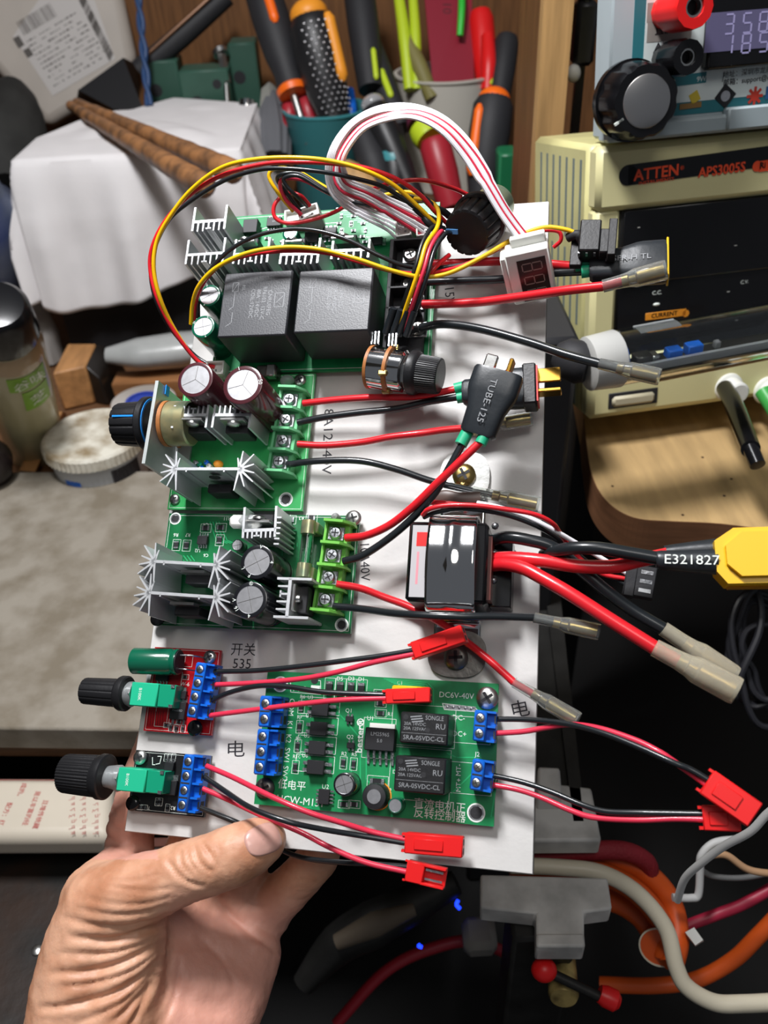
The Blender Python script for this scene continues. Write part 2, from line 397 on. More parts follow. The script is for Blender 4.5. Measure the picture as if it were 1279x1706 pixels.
for k in range(7):
    for (y0, y1) in ((HP-8, HP-52), (HP-58, HP-100), (HP-106, HP-150)): b.bb(-.12, .3, y1, y0, -18-k*11, -15-k*11)
b.obj('vent', T, label='rows of vertical vent slots on the left side')
b = MB(mat('worn_button', '#b5ad93', .5)); c0 = Q(1030,668,6); c1 = Q(1078,662,6); b.box((c0+c1)/2, ((c1-c0).length+9, 7, 4), bev=1.8); b.mt(BLKM).box((c0+c1)/2+Vector((0,.5,-.6)), ((c1-c0).length+14, 11, 2.0), bev=.9); b.obj('power_button', T, label='oval worn push button')
for (x, y, m_) in ((1213, 645, WHITEP), (1277, 650, WHITEP)):
    q = Q(x, y, 6); b = MB(m_); b.lathe(q, (0,0,1), [(0, 9), (2, 8.6), (3, 7), (12, 6.6), (13, 5.4)], 28); b.obj('binding_post', T, label='off white binding post')
q = Q(1213, 650, 16)
T2 = thing('test_plug', 'black banana plug hanging from the white binding post of the lower power supply', 'plug', PS, q)
b = MB(BLKG); e = PS.L(WP(1250, 748, 445)); e2 = PS.L(WP(1262, 775, 440)); b.tube([q-Vector((0,0,4)), q+(e-q)*.3, e], [5, 5.4, 5.0], 18, 5); b.tube([e-(e-q)*.02, e2], [4.2, 4.0], 16, 0); b.obj('plug_body', T2)
q = Q(1277, 655, 16); T2 = thing('test_plug', 'green ended plug in the right binding post at the picture edge', 'plug', PS, q)
b = MB(mat('plug_green', '#3fa04a', .4)); b.tube([q-Vector((0,0,4)), q+Vector((2, -10, 10)), q+Vector((5,-22,14))], [5, 5, 4.4], 16, 4); b.obj('plug_body', T2)
# upper unit
T = thing('dual_display_supply', 'blue grey power supply on top of the cream one, with large knob and printed front', 'power supply', PS, (70, HP, -60))
H0 = HP+1.2; SZ = 8.0
G = mat('blue_grey_enamel', '#a9b4b8', .45, var=.06, vscale=20)
b = MB(G); b.box((W_/2+6, H0+75, -10), (W_, 148, 14), bev=1.5); b.bb(4, W_+4, H0, H0+148, -4, SZ, bev=1.2); b.mt(mat('blue_grey_tray', '#9aa6aa', .45)).bb(3, W_+4, H0+.3, H0+9, SZ-3, SZ+5, bev=1.5)
q = Q(1210, 195, SZ+5); b.bb(q.x, W_+4, H0+1, H0+12, SZ, SZ+7, bev=1); b.obj('case', T)
TEALP = mat('teal_print', '#2b6f78', .45); LBL = mat('label_white', '#cfd8d6', .45)
b = MB(TEALP); c0 = Q(1047, 200, SZ+.1); c1 = Q(1060, 0, SZ); b.bb(c0.x, W_+2, c0.y, H0+146, SZ, SZ+.25); b.mt(LBL).bb(c0.x+6, W_+2, c0.y+6, H0+146, SZ+.2, SZ+.4)
gt = mat('label_taupe', '#8f8a84', .5); b.mt(gt)
for (x0, y0, x1, y1) in ((1078, 5, 1150, 32), (1078, 37, 1150, 65)): a = Q(x0, y0, SZ); c = Q(x1, y1, SZ); b.bb(a.x, c.x, c.y, a.y, SZ+.35, SZ+.5)
z_ = SZ+.55; b.mt(INK)
for t, x, y, s, bo in (('交', 1103, 18, 5.2, .1), ('直流', 1106, 50, 5.0, .1), ('CAUTION', 1124, 79, 3.6, .1), ('△', 1096, 81, 6.0, .05), ('!', 1096, 82, 2.6, .05), ('•', 1090, 94, 4, .1), ('•', 1089, 105, 4, .1), ('•', 1088, 117, 4, .1), ('地址：深圳市龙岗区', 1250, 120, 3.4, 0), ('邮箱：support@ocm', 1250, 133, 3.4, .03)):
    b.text(t, Q(x, y, z_), s, rz=an*.9, bold=bo)
b.line([Q(1206,120,z_), Q(1203,136,z_)], .3, z_)
b.mt(TEALP); c0 = Q(1096,136,z_); c1 = Q(1176,131,z_); b.box((c0+c1)/2, ((c1-c0).length, 5, .1), rz=an); b.mt(LBL); b.text('5V/', Q(1101,136,z_+.1), 3.4, rz=an, bold=.05); b.text('9W', Q(1168,132,z_+.1), 3.4, rz=an, bold=.05)
b.mt(mat('badge_blue', '#2f5f93', .5)); b.box(Q(1112,163,z_), (5, 7, .1)); b.mt(LBL).text('工', Q(1112,163,z_+.1), 3)
YB = mat('badge_yellow', '#c9b23a', .5); b.mt(YB).box(Q(1157,162,z_), (5,5,.1), rz=.5); b.mt(mat('badge_brown', '#8a6a3a', .5)).box(Q(1150,176,z_), (12,2.6,.1), rz=an); b.mt(CHIP); q = Q(1208,160,z_); b.box(q, (8.5,8.5,.1), rz=pi/4+.1); b.mt(CAPTOP).lathe(q, (0,0,1), [(0,2.6),(.15,2.6)], 18)
b.mt(mat('badge_red', '#c23a2a', .5)); q = Q(1257,160,z_)
for k in range(8): b.box(q+Vector((3.2*cos(k*pi/4), 3.2*sin(k*pi/4), 0)), (2.6,1.4,.1), rz=k*pi/4)
b.lathe(q, (0,0,1), [(0,2.4),(.12,2.4)], 16); b.mt(mat('badge_blue')).box(q+Vector((12,1,0)), (12,6,.1))
b.obj('printed_front', T, label='printed front label with teal border')
b = MB(BLKG); c0 = Q(1165, 118, SZ); c1 = Q(1178, -60, SZ); b.bb(c0.x, W_+3, c0.y, c0.y+62, SZ, SZ+7, bev=1.5); sc = mat('violet_display', '#56536e', .3, emit='#6d6690', es=.14); a = Q(1172, 92, SZ+7); c = Q(1290, 15, SZ+7)
b.mt(sc).bb(a.x, a.x+60, a.y+1, Q(1178,22,SZ+7).y, SZ+6.9, SZ+7.2)
sg = mat('violet_segment', '#8f8ab0', .4, emit='#a39cc8', es=.2); b.mt(sg)
for (x, y, d) in ((1215,40,'3'), (1245,38,'5'), (1272,36,'8'), (1213,74,'1'), (1243,72,'8'), (1272,70,'5')):
    q = Q(x, y, SZ+7.25); segs = {'3': 'abcdg', '5': 'acdfg', '8': 'abcdefg', '1': 'bc'}[d]; P_ = {'a': (0,4.2,3.6,.8), 'g': (0,0,3.6,.8), 'd': (0,-4.2,3.6,.8), 'b': (2.2,2.1,.8,3.6), 'c': (2.2,-2.1,.8,3.6), 'e': (-2.2,-2.1,.8,3.6), 'f': (-2.2,2.1,.8,3.6)}
    for s_ in segs: x_, y_, w_, h_ = P_[s_]; b.box((q.x+x_, q.y+y_, q.z), (w_, h_, .1))
b.obj('display', T, label='dark framed violet numeric display')
for (x, y, m_, r_) in ((1108, 20, JSTR, 9.5), (1105, 98, BLKG, 8.2)):
    q = Q(x, y, SZ); b = MB(m_); sgn = 30 if m_ is JSTR else 26
    b.lathe(q, (0,0,1), [(0, r_*.8), (8, r_*.86), (8.5, r_), (sgn-3, r_), (sgn, r_*.94), (sgn, r_*.48), (sgn-7, r_*.44)], 36, caps=False, mod=lambda a, j: 1+.02*cos(12*a)); b.mt(BLKM).lathe(q+Vector((0,0,sgn-7)), (0,0,1), [(0, r_*.46), (.2, r_*.46)], 24); b.mt(STEEL).ring(q+Vector((0,0,sgn-5)), r_*.46, r_*.36, 4)
    b.obj('binding_post', T, label='red binding post' if m_ is JSTR else 'black binding post')
q = Q(1045, 168, SZ); top = Q(1060, 196, SZ+26); b = MB(BLKG)
b.lathe(q, (0,0,1), [(0, 19), (3, 19.3), (5, 19.3)], 60); b.lathe(q+Vector((0,0,5)), (0,0,1), [(0, 18.4), (8, 18), (15, 17.4), (17, 16.2)], 120, mod=lambda a, j: 1-.045*max(0, cos(9*a)))
b.mt(mat('spun_aluminium', '#c9c7c5', .3, 1.)).lathe(q+Vector((0,0,22)), (0,0,1), [(0, 12.2), (.4, 12.2), (.7, 11.8)], 60)
b.mt(SILK).box(q+Vector((-13.6, -8.2, 21.5)), (5, 1.2, 1), rz=.52); b.obj('knob', T, label='large black knob with spun metal face')
b = MB(SILK); b.box(Q(1008,207,SZ)+Vector((0,0,.2)), (.8,3,.2)); b.obj('index_mark', T)
# black bracket left of the upper unit
b = MB(BLK); q = WP(972, 55, 590); b.box((q.x, q.y, q.z), (15, 16, 40), bev=3); b.box((q.x-1, q.y, q.z+38), (9, 12, 50), bev=3); b.mt(WHITEP).ball((q.x-6, q.y-6, q.z-24), 5, (1,1,1.2)); b.mt(BLK).bb(q.x-2, q.x+4, q.y+2, q.y+8, sz, q.z)
tag(b.obj('cable_clamp', frame=WORLD), 'dark clamp holding a black cable left of the upper power supply', 'clamp')
# ------------------------------------------------------------------ clear tube lamp in front of the panel
T = thing('clear_tube_device', 'clear plastic tube with small blue and red electronic parts inside, lying before the black panel', 'electronic device', WORLD, WP(1120, 590, 430))
a = WP(975, 607, 425); c = WP(1330, 540, 440); ax = (c-a).normalized(); L = (c-a).length
b = MB(GLASS); b.lathe(a+ax*12, ax, [(0, 14), (L-12, 14), (L-12, 12.6), (0, 12.6), (0, 14)], 36, caps=False); b.obj('tube', T, label='clear outer tube')
b = MB(mat('frosted_cap', '#c6c6c2', .35, trans=.15)); b.lathe(a, ax, [(0, 11), (1, 13.6), (16, 14.6), (17, 14), (17, 12)], 36, caps=True); b.obj('end_cap', T, label='frosted white end cap')
u = ax.cross(Vector((0,0,1))).normalized(); v = u.cross(ax)
Mt = lambda p: Matrix.Translation(p) @ Matrix((ax, -u, v)).transposed().to_4x4()
b = MB(ALU); b.box((0,0,0), (L-22, 2.0, 5), M=Mt(a+ax*(L/2+12)-v*5+u*6)); b.mt(DKSTEEL).box((0,0,0), (L-22, 16, 1), M=Mt(a+ax*(L/2+12)-v*7)); b.obj('rail', T)
for (t, m_, s_, nm) in ((47, BLUE, (8,6,5), 'trimmer'), (58, BLUE, (8.5,6,6), 'trimmer'), (30, DKSTEEL, (9,7,5), 'coil'), (36, STEEL, (5,6,3), 'coil'), (71, mat('red_led'), (3.4,3.4,4), 'indicator')):
    b = MB(m_); b.box((0,0,0), s_, M=Mt(a+ax*t-v*2+u*1), bev=.6); b.obj(nm, T)
b = MB(BLUE); b.lathe(a+ax*17, ax, [(0, 9), (3, 8)], 20); b.mt(DKSTEEL)
b.obj('plug', T); b = MB(GLUE); b.box((0,0,0), (22, 9, .8), M=Mt(a+ax*38+v*12.8-u*2), bev=.3); b.obj('tape_patch', T)
b = MB(PINE); b.tube([WP(1098, 630, 452), WP(1330, 584, 462)], 1.9, 10, 0); tag(b.obj('bamboo_stick', frame=WORLD), 'thin bamboo stick under the clear tube', 'stick')
b = MB(BLKM); a2 = WP(925, 590, 430); b.lathe(a2, (a-a2), [(0, 6), (5, 10), (14, 11), (18, 9)], 24); tag(b.obj('rubber_cap', frame=WORLD), 'black round rubber cap beside the frosted tube end', 'cap')
# black block added to fill the dark area left of the wooden shelf
b = MB(BLKM); q = ZP(945, 800, 260); b.bb(58, 108, 402, 520, -149, YP(940,565,402).z, bev=3); tag(b.obj('dark_block', frame=WORLD), 'added black block standing between the board and the wooden shelf', 'cabinet')
# ------------------------------------------------------------------ left of the board: jars and blocks behind the slab
T = thing('white_lidded_tub', 'tub with dirty white ribbed lid behind the stone slab', 'tub', WORLD, ZP(150, 790, 180))
zc = 228; c = ZP(154, 722, zc); rl = (ZP(236,725,zc)-ZP(72,725,zc)).length/2
LIDW = mat('dirty_white_lid', '#d6d2c4', .5, var=.3, vscale=45, col2='#8b7a5e', bump=.3, bscale=80, detail=7)
b = MB(LIDW); b.lathe((c.x, c.y, zc-11), (0,0,1), [(0, rl), (9, rl), (11, rl*.96), (11, rl*.9), (10.3, rl*.88), (10.3, .1)], 120, caps=False, mod=lambda a, j: 1+(.012*cos(60*a) if j < 2 else 0)); b.obj('lid', T, label='stained white ribbed lid')
b = MB(mat('tub_plastic', '#b9bdc2', .35)); b.lathe((c.x, c.y, 180.5), (0,0,1), [(0, rl*.86), (zc-11-180.5, rl*.93)], 60)
b.mt(INK)
for k in range(20): a_ = -1.05+k*.035; b.box((c.x+cos(a_)*rl*.92, c.y+sin(a_)*rl*.92, 205), (.5, .8+(k*7 % 3)*.5, 14), rz=a_)
b.mt(BLUE); 
for k in range(6): a_ = -2.1+k*.06; b.box((c.x+cos(a_)*rl*.9, c.y+sin(a_)*rl*.9, 200), (.5, 3, 16), rz=a_)
b.obj('tub_body', T, label='grey tub body with barcode label')
T = thing('tape_roll', 'translucent tape roll with blue core label behind the black knob', 'tape', WORLD, ZP(245, 690, 190))
c = ZP(240, 672, 200); b = MB(mat('clear_tape', '#b3aba2', .3, trans=.3)); b.ring((c.x, c.y, 181), 30, 17, 22, 48); b.obj('tape', T); b = MB(mat('core_blue', '#2a3f9a', .5)); b.ring((c.x, c.y, 181.5), 17, 14, 22, 40); b.lathe((c.x, c.y, 201.5), (0,0,1), [(0, 17), (.5, 17)], 40); b.obj('core', T, label='blue core disc')
# spice jar
T = thing('seasoning_jar', 'seasoning jar with black lid and green labels at the left edge', 'jar', WORLD, ZP(50, 760, 181))
base = ZP(62, 748, 182); topc = WP(2, 545, 605); ax = (topc-base).normalized(); L = (topc-base).length
JB = mat('jar_body', '#b2ab86', .3, coat=.5, var=.1, vscale=20)
b = MB(JB); b.lathe(base, ax, [(0, 22), (2, 25), (L-24, 26), (L-10, 24), (L+2, 22)], 48); b.mt(mat('jar_shoulder', '#a58a68', .3, coat=.5)).lathe(base+ax*(L-26), ax, [(0, 26.2), (6, 26.4), (16, 24.5), (20, 22)], 48); b.obj('jar_body', T)
b = MB(BLKG); b.lathe(base+ax*(L-7), ax, [(0, 24.5), (3, 25.5), (30, 22.5), (34, 19), (35, 12)], 48); b.obj('lid', T, label='black lid')
LG = mat('label_green', '#7fae2e', .4); W2 = mat('label_ink_white', '#e8ece0', .5)
def curved(T, base, ax, r, t0, t1, a0, a1, m_, txts=(), tm=None):
    ref = Vector((0,-1,0)); u = (ref-ax*ref.dot(ax)).normalized(); v = ax.cross(u); b = MB(m_); V = []; F = []; n = 14
    for i in range(n+1):
        a = a0+(a1-a0)*i/n; d = u*cos(a)+v*sin(a)
        V += [base+ax*t0+d*r, base+ax*t1+d*r, base+ax*t1+d*(r+.3), base+ax*t0+d*(r+.3)]
    for i in range(n):
        for k in range(4): F.append((i*4+k, i*4+(k+1) % 4, i*4+4+(k+1) % 4, i*4+4+k))
    F += [(3,2,1,0), (n*4, n*4+1, n*4+2, n*4+3)]
    b.add(V, F, False)
    if txts:
        b.mt(tm)
        for s, a, t, sz_, rot in txts:
            d = u*cos(a)+v*sin(a); e = ax.cross(d); M = Matrix.Translation(base+ax*t+d*(r+.6)) @ Matrix((e, ax, d)).transposed().to_4x4() @ Matrix.Rotation(rot, 4, 'Z'); b.text(s, (0,0,0), sz_, M=M)
    return b.obj('label', T)
curved(T, base, ax, 26.2, L-47, L-29, .2, 1.4, LG, (('谷味', .8, L-38, 13, .1),), W2)
curved(T, base, ax, 26.1, L-76, L-50, .5, 1.4, LG, (('芝', .95, L-64, 15, .1),), W2)
T = thing('dark_bottle', 'dark bottle with white printed label in the lower left of the clutter', 'bottle', WORLD, ZP(10, 800, 181))
base = ZP(-22, 812, 182); ax = (WP(-25, 660, 610)-base).normalized()
b = MB(mat('dark_bottle_glass', '#2a2322', .25)); b.lathe(base, ax, [(0, 18), (2, 20), (52, 20), (60, 14), (66, 8)], 40); b.obj('bottle_body', T)
curved(T, base, ax, 20.2, 4, 34, -.3, 1.2, WHITEP, (('||||| ||| ||', .5, 26, 6, 0), ('|||| || |||', .5, 19, 6, 0), ('ıllıı lılı', .5, 11, 6, 0)), INK)
# wood block, rail, plastic bag
def quadbox(px, z0, z1): return [ZP(x, y, z0) for x, y in px], [ZP(x, y, z1) for x, y in px]
b = MB(mat('oak_block', '#b58352', .5, var=.3, vscale=25, stretch=(5,1,5), bump=.15))
topq = [ZP(88,625,222), ZP(150,600,222), ZP(170,565,222), ZP(108,578,222)]
topq = [Vector((ZP(87,622,222).x, ZP(87,622,222).y, 222)), ZP(142,610,222), ZP(160,572,222), ZP(112,572,222)]
b.hexa([Vector((p.x, p.y, 181)) for p in topq], topq)
b.mt(mat('tarry_black', '#1b1714', .35, bump=.5, bscale=90)); r0 = ZP(160,572,222); b.hexa([(topq[1].x, topq[1].y, 181), (topq[1].x+14, topq[1].y-6, 181), (topq[2].x+26, topq[2].y, 181), (topq[2].x, topq[2].y, 181)], [(topq[1].x, topq[1].y, 222), (topq[1].x+12, topq[1].y-4, 210), (topq[2].x+16, topq[2].y, 216), (topq[2].x, topq[2].y, 222)])
o = tag(b.obj('wood_block', frame=WORLD), 'short oak block with a tarry black end between jar and black box', 'wood block'); md = o.modifiers.new('bevel', 'BEVEL'); md.width = .002; md.segments = 2
b = MB(mat('oak_block')); a = ZP(20, 800, 185); c = ZP(75, 690, 200); b.hexa([ZP(30,790,181), ZP(60,792,181), ZP(110,688,181), ZP(82,686,181)], [ZP(32,784,192), ZP(58,786,192), ZP(104,686,192), ZP(80,684,192)]); tag(b.obj('wood_strip', frame=WORLD), 'short wooden strip between the dark bottle and the white lidded tub', 'wood strip')
b = MB(mat('rail_wood', '#9a6a42', .55, var=.3, vscale=25, stretch=(1,6,6))); a = ZP(185, 640, 200); c = ZP(600, 620, 200); b.bb(a.x, c.x, a.y, a.y+26, 181, 200, bev=1); tag(b.obj('wooden_rail', frame=WORLD), 'reddish wooden rail behind the tape roll', 'wooden rail')
b = MB(mat('grey_plastic_bag', '#a8aaa8', .3, var=.2, vscale=25, bump=.6, bscale=30)); b.tube([ZP(178,592,222), ZP(230,588,222), ZP(300,580,222), ZP(380,570,222)], [10, 19, 21, 18], 20, 6, flat=.7)
tag(b.obj('plastic_bag', frame=WORLD), 'rolled grey plastic bag in front of the black box', 'bag')
# ------------------------------------------------------------------ black box under the white cloth
fb = ZP(116, 566, 205); yf = fb.y; zt = YP(100, 268, yf).z; xl = fb.x; xr = YP(400, 300, yf).x; yb_ = ZP(290, 168, zt).y
xm_ = ZP(290, 168, zt).x
def kk(x): return .36+.64*max(0, min(1, (x-xl)/(xm_-xl))) if x < xm_ else 1-.22*min(1, (x-xm_)/(xr-xm_))
b = MB(mat('black_box', '#1d1d1f', .6)); b.prism([(xl, yf), (xr, yf)]+[(x, yf+(yb_-6-yf)*kk(x)-2) for x in (xr, xm_, xl)], 181, zt); tag(b.obj('storage_box', frame=WORLD), 'large black box hidden under the white cloth', 'box')
CL = mat('white_cloth', '#dddada', .85, bump=.25, bscale=500, var=.05, vscale=30); b = MB(CL)
NU, NV = 110, 90; V = []; F = []
x_a, x_b = xl-95, xr+120; y_a, y_b = yf-130, yb_+20
for j in range(NV+1):
    for i in range(NU+1):
        u = x_a+(x_b-x_a)*i/NU; v = y_a+(y_b-y_a)*j/NV
        cx_ = min(max(u, xl-2), xr+2); cy2 = min(max(v, yf-2), yb_)
        dx, dy = u-cx_, v-cy2; d = math.hypot(dx, dy)
        hem = 1+.12*sin(u*.021+1.3)
        nz = noise.noise(Vector((u*.012, v*.012, 3)))
        if d > 0:
            ang_ = math.atan2(dy, dx); dd = min(d, 22)*.0+ 5*(1-math.exp(-d/9))+d*.12
            rip = (7*sin(u*.075+noise.noise(Vector((u*.02, 0, 1)))*3)+3*sin(u*.16+1)) if abs(dy) > abs(dx) else 7*sin(v*.08+2)
            rr = max(2.5, dd+rip*min(1, d/70)+4*min(1, d/50))
            z = zt+3-(d*hem-3*(1-math.exp(-d/5))); p = Vector((cx_+dx/d*rr, cy2+dy/d*rr, max(z, 186)))
        else:
            p = Vector((u, v, zt+3.2+max(0, nz)*16*min(1, (v-yf)/60, (u-xl)/60 if u > xl else 0)))
        if p.y > yf: p.y = yf+(p.y-yf)*kk(max(xl, min(xr, p.x)))
        V.append(p)
for j in range(NV):
    for i in range(NU): k = j*(NU+1)+i; F.append((k, k+1, k+NU+2, k+NU+1))
b.add(V, F, True); o = tag(b.obj('white_cloth', frame=WORLD), 'white cloth draped over the black box, hem hanging in front', 'cloth'); md = o.modifiers.new('solid', 'SOLIDIFY'); md.thickness = .001; md.offset = 0
WST = mat('stick_wood', '#9c6d45', .5, var=.35, vscale=60, stretch=(1,1,1), bump=.5, bscale=90, col2='#5f4430')
zs = zt+13
for (p0, p1, lb) in (((118,176), (348,314), 'knobbly wooden stick on the white cloth, nearer and darker one'), ((128,172), (398,290), 'wooden stick on the white cloth, farther and redder one')):
    a = ZP(p0[0], p0[1], zs+(0 if p0[0] < 120 else 3)); c = ZP(p1[0], p1[1], zs+6); b = MB(WST); n = 40
    b.tube([a.lerp(c, k/n)+Vector((noise.noise(Vector((k*.4, 1, p0[0])))*1.2, 0, 0)) for k in range(n+1)], [5.2+4.6*k/n+.9*noise.noise(Vector((k*.55, 2, p0[0]))) for k in range(n)]+[3.5], 18, 0)
    tag(b.obj('wooden_stick', frame=WORLD), lb, 'stick', 'pair of wooden sticks')
# ------------------------------------------------------------------ far left: bag, blue bottle, black handles
def plate(m_, quad, d, th=10):                 # quad of pixels at one depth each -> solid sheet
    P = [WP(x, y, dd) for (x, y), dd in zip(quad, d)]; n_ = (P[1]-P[0]).cross(P[2]-P[0]).normalized()
    if n_.dot(CAM-P[0]) < 0: n_ = -n_
    b = MB(m_); b.hexa([p-n_*th for p in P], P); return b, P, n_
PF = reg(Frame(WP(20, 200, 1010), ((WP(235,60,990)-WP(0,115,1010))), Vector((.25,.2,1)), Vector((0,-1,0))))
ex = (WP(160,130,1000)-WP(20,180,1000)).normalized(); ey = Vector((-.18,.28,1)); ey = (ey-ex*ey.dot(ex)).normalized()
PF = reg(Frame(WP(100, 110, 1000), ex, ey, ex.cross(ey)))
T = thing('parcel_bag', 'cream plastic parcel bag with printed label and barcodes in the upper left corner', 'bag', PF, (0,0,-10))
out = [(-60,-110),(-10,95),(75,212),(128,165),(150,190),(222,110),(232,70),(200,-20),(180,-110)]
out = [(-90,-110),(-60,60),(78,214),(135,178),(228,105),(205,0),(170,-110)]
b = MB(mat('cream_bag', '#b3aaa0', .5, var=.1, vscale=15, bump=.35, bscale=25)); pl = [PF.P(x, y, 0)[:2] for x, y in out]; b.prism(pl, -26, 0)
o = b.obj('bag_body', T); md = o.modifiers.new('bevel', 'BEVEL'); md.width = .012; md.segments = 4
b = MB(mat('label_paper', '#bdb8b4', .6)); b.prism([PF.P(x, y, .4)[:2] for x, y in ((22,60),(75,-15),(150,-20),(192,98),(88,160))], 0, .5); PR = mat('faded_print', '#55504c', .7); b.mt(PR)
dr = (PF.P(190,95)-PF.P(88,155)).normalized(); up_ = Vector((-dr.y, dr.x, 0)); o0 = PF.P(88, 152, .5); aa = math.atan2(dr.y, dr.x)
for r_ in range(11):
    x = 4
    while x < 78-r_*1.0:
        w_ = random.uniform(1, 5); 
        if random.random() < .75: b.box(o0+dr*(x+w_/2)+up_*(4+r_*5.2), (w_, random.uniform(.7, 1.8), .2), rz=aa)
        x += w_+random.uniform(.5, 2)
for k in range(24): b.box(o0+dr*(6+k*1.9)+up_*70, (random.choice((.5, .9, 1.3)), 15, .2), rz=aa)
for k in range(38): b.box(PF.P(135+k*1.35, -5+k*2.7, .5), (10, random.choice((.7, 1.3, 1.9)), .2), rz=aa+.55)
b.box(o0+up_*60+dr*-4, (8, 11, .2), rz=aa); b.box(o0+up_*46+dr*-1, (8, 9, .2), rz=aa)
b.obj('paper_label', T, label='faded printed label')
b = MB(mat('dark_mass', '#2a2a28', .8, bump=.6, bscale=60, var=.4, vscale=30)); b.lathe(WP(15, 330, 900), WP(18,105,960)-WP(15,330,900), [(0, 36), (40, 44), (100, 40), (140, 26), (150, 10)], 24, mod=lambda a, j: 1+.07*sin(4*a+j*2)); tag(b.obj('dark_lump', frame=WORLD), 'added dark crumpled mass between the parcel bag and the blue bottle', 'bag')  # lumpy dark mass added to darken the left edge
T = thing('blue_bottle', 'blurry blue plastic bottle standing left of the white cloth', 'bottle', WORLD, ZP(0, 560, 181))
base = ZP(-14, 545, 182); tp_ = WP(-30, 320, 800); ax = (tp_-base).normalized(); L = (tp_-base).length; b = MB(mat('bottle_blue', '#3d4a78', .35, var=.3, vscale=15, col2='#6b7488'))
b.lathe(base, ax, [(0, 30), (4, 36), (50, 38), (L-20, 36), (L, 20), (L+20, 14)], 40); b.mt(CAPTOP).lathe(base+ax*-.5, ax, [(0, 31), (38, 38.4)], 40, caps=False); b.obj('bottle_body', T)
b = MB(WHITEP); b.text('SC', (0,0,0), 30, M=Matrix.Translation(base+ax*(L-40)+Vector((4,-39,0))) @ Matrix.Rotation(pi/2, 4, 'X')); b.obj('lettering', T)
b = MB(mat('white_film', '#aaa6a2', .4, trans=.2, bump=.5, bscale=40)); b.lathe(ZP(80, 600, 182), (0, .1, 1), [(0, 16), (30, 17), (55, 13), (70, 9)], 20, mod=lambda a, j: 1+.12*sin(5*a+j)); tag(b.obj('plastic_pouch', frame=WORLD), 'crumpled whitish pouch behind the seasoning jar', 'bag')
b = MB(BLKM); b.tube([WP(378, -8, 950), WP(300, 62, 960), WP(232, 118, 970)], [11, 12, 12], 18, 6); b.mt(mat('brown_highlight', '#6a4c38', .4, .5)).tube([WP(352, -6, 938), WP(290, 50, 946), WP(238, 97, 954)], 2.2, 8, 5); tag(b.obj('black_tube', frame=WORLD), 'slanting black tube with a painted brown highlight above the white cloth', 'tube')  # thin brown strip paints the highlight along the black tube
b = MB(BLK); b.hexa([WP(128,165,990), WP(195,190,985), WP(232,190,985), WP(232,110,995)], [WP(130,150,960), WP(190,182,955), WP(240,186,955), WP(205,96,965)]); tag(b.obj('leather_pouch', frame=WORLD), 'black leather pouch between the parcel bag and the cloth', 'pouch')
b = MB(mat('dark_blue_rope', '#2a456e', .5, bump=.4, bscale=150)); 
for k in range(2): b.tube([WP(230+i*1.8, -10+i*18.6, 930)+Vector((cos(i*1.3+k*pi)*2.4, sin(i*1.3+k*pi)*2.4, 0)) for i in range(11)], 2.6, 10, 4)
tag(b.obj('blue_rope', frame=WORLD), 'twisted dark blue rope hanging behind the white cloth', 'rope')
DG = mat('dull_green_plastic', '#36594b', .45, var=.2, vscale=20)
for (x0, y0, x1, y1, d, lb) in ((250,112,308,190,990,'dull green perforated block, left one of three'), (312,128,392,215,975,'dull green perforated block, middle and largest of three'), (392,84,436,175,990,'dull green block, right one of three')):
    a = WP(x0, y1, d); w_ = (WP(x1, y1, d)-a).length; h_ = (WP(x0, y0, d)-a).length; fr_ = MB(DG); fr_.bb(a.x, a.x+w_, a.y, a.y+40, 181, a.z+h_, bev=2); fr_.mt(BLKM); fr_.lathe((a.x+w_*.3, a.y+.2, a.z+h_*.45), (0,-1,0), [(0, 7), (.3, 7)], 20)
    if w_ > 45: fr_.lathe((a.x+w_*.75, a.y+.2, a.z+h_*.75), (0,-1,0), [(0, 5), (.3, 5)], 20)
    tag(fr_.obj('green_block', frame=WORLD), lb, 'block', 'green perforated blocks')
b = MB(STEEL); b.cyl(WP(369, 92, 950), WP(378, 140, 950), 5, seg=6); b.cyl(WP(376, 130, 950), WP(384, 250, 950), 3.2); b.lathe(WP(366, 84, 950), WP(369,92,950)-WP(366,84,950), [(0, 9), (5, 9)], 20); tag(b.obj('nut_driver', frame=WORLD), 'slim chrome driver standing before the green blocks', 'driver')
b = MB(CHROME); b.lathe(WP(411, 240, 925), WP(411,170,925)-WP(411,240,925), [(0, 8), (22, 8), (24, 9), (46, 9), (46, 6), (30, 6)], 24, caps=False); tag(b.obj('steel_socket', frame=WORLD), 'shiny steel socket bit right of the slim driver', 'socket')
b = MB(mat('grey_bristles', '#5b5c60', .8, bump=1., bscale=120)); b.lathe(WP(458, 268, 905), WP(452,140,925)-WP(458,268,905), [(0, 18), (30, 20), (60, 14), (85, 4)], 30, mod=lambda a, j: 1+.06*sin(17*a)); b.mt(mat('grey_paper', '#8f8f88', .7)).lathe(WP(452,200,918), WP(448,130,930)-WP(452,200,918), [(0, 14), (40, 9), (46, 3)], 4); tag(b.obj('round_brush', frame=WORLD), 'grey bristle brush left of the teal cup', 'brush')
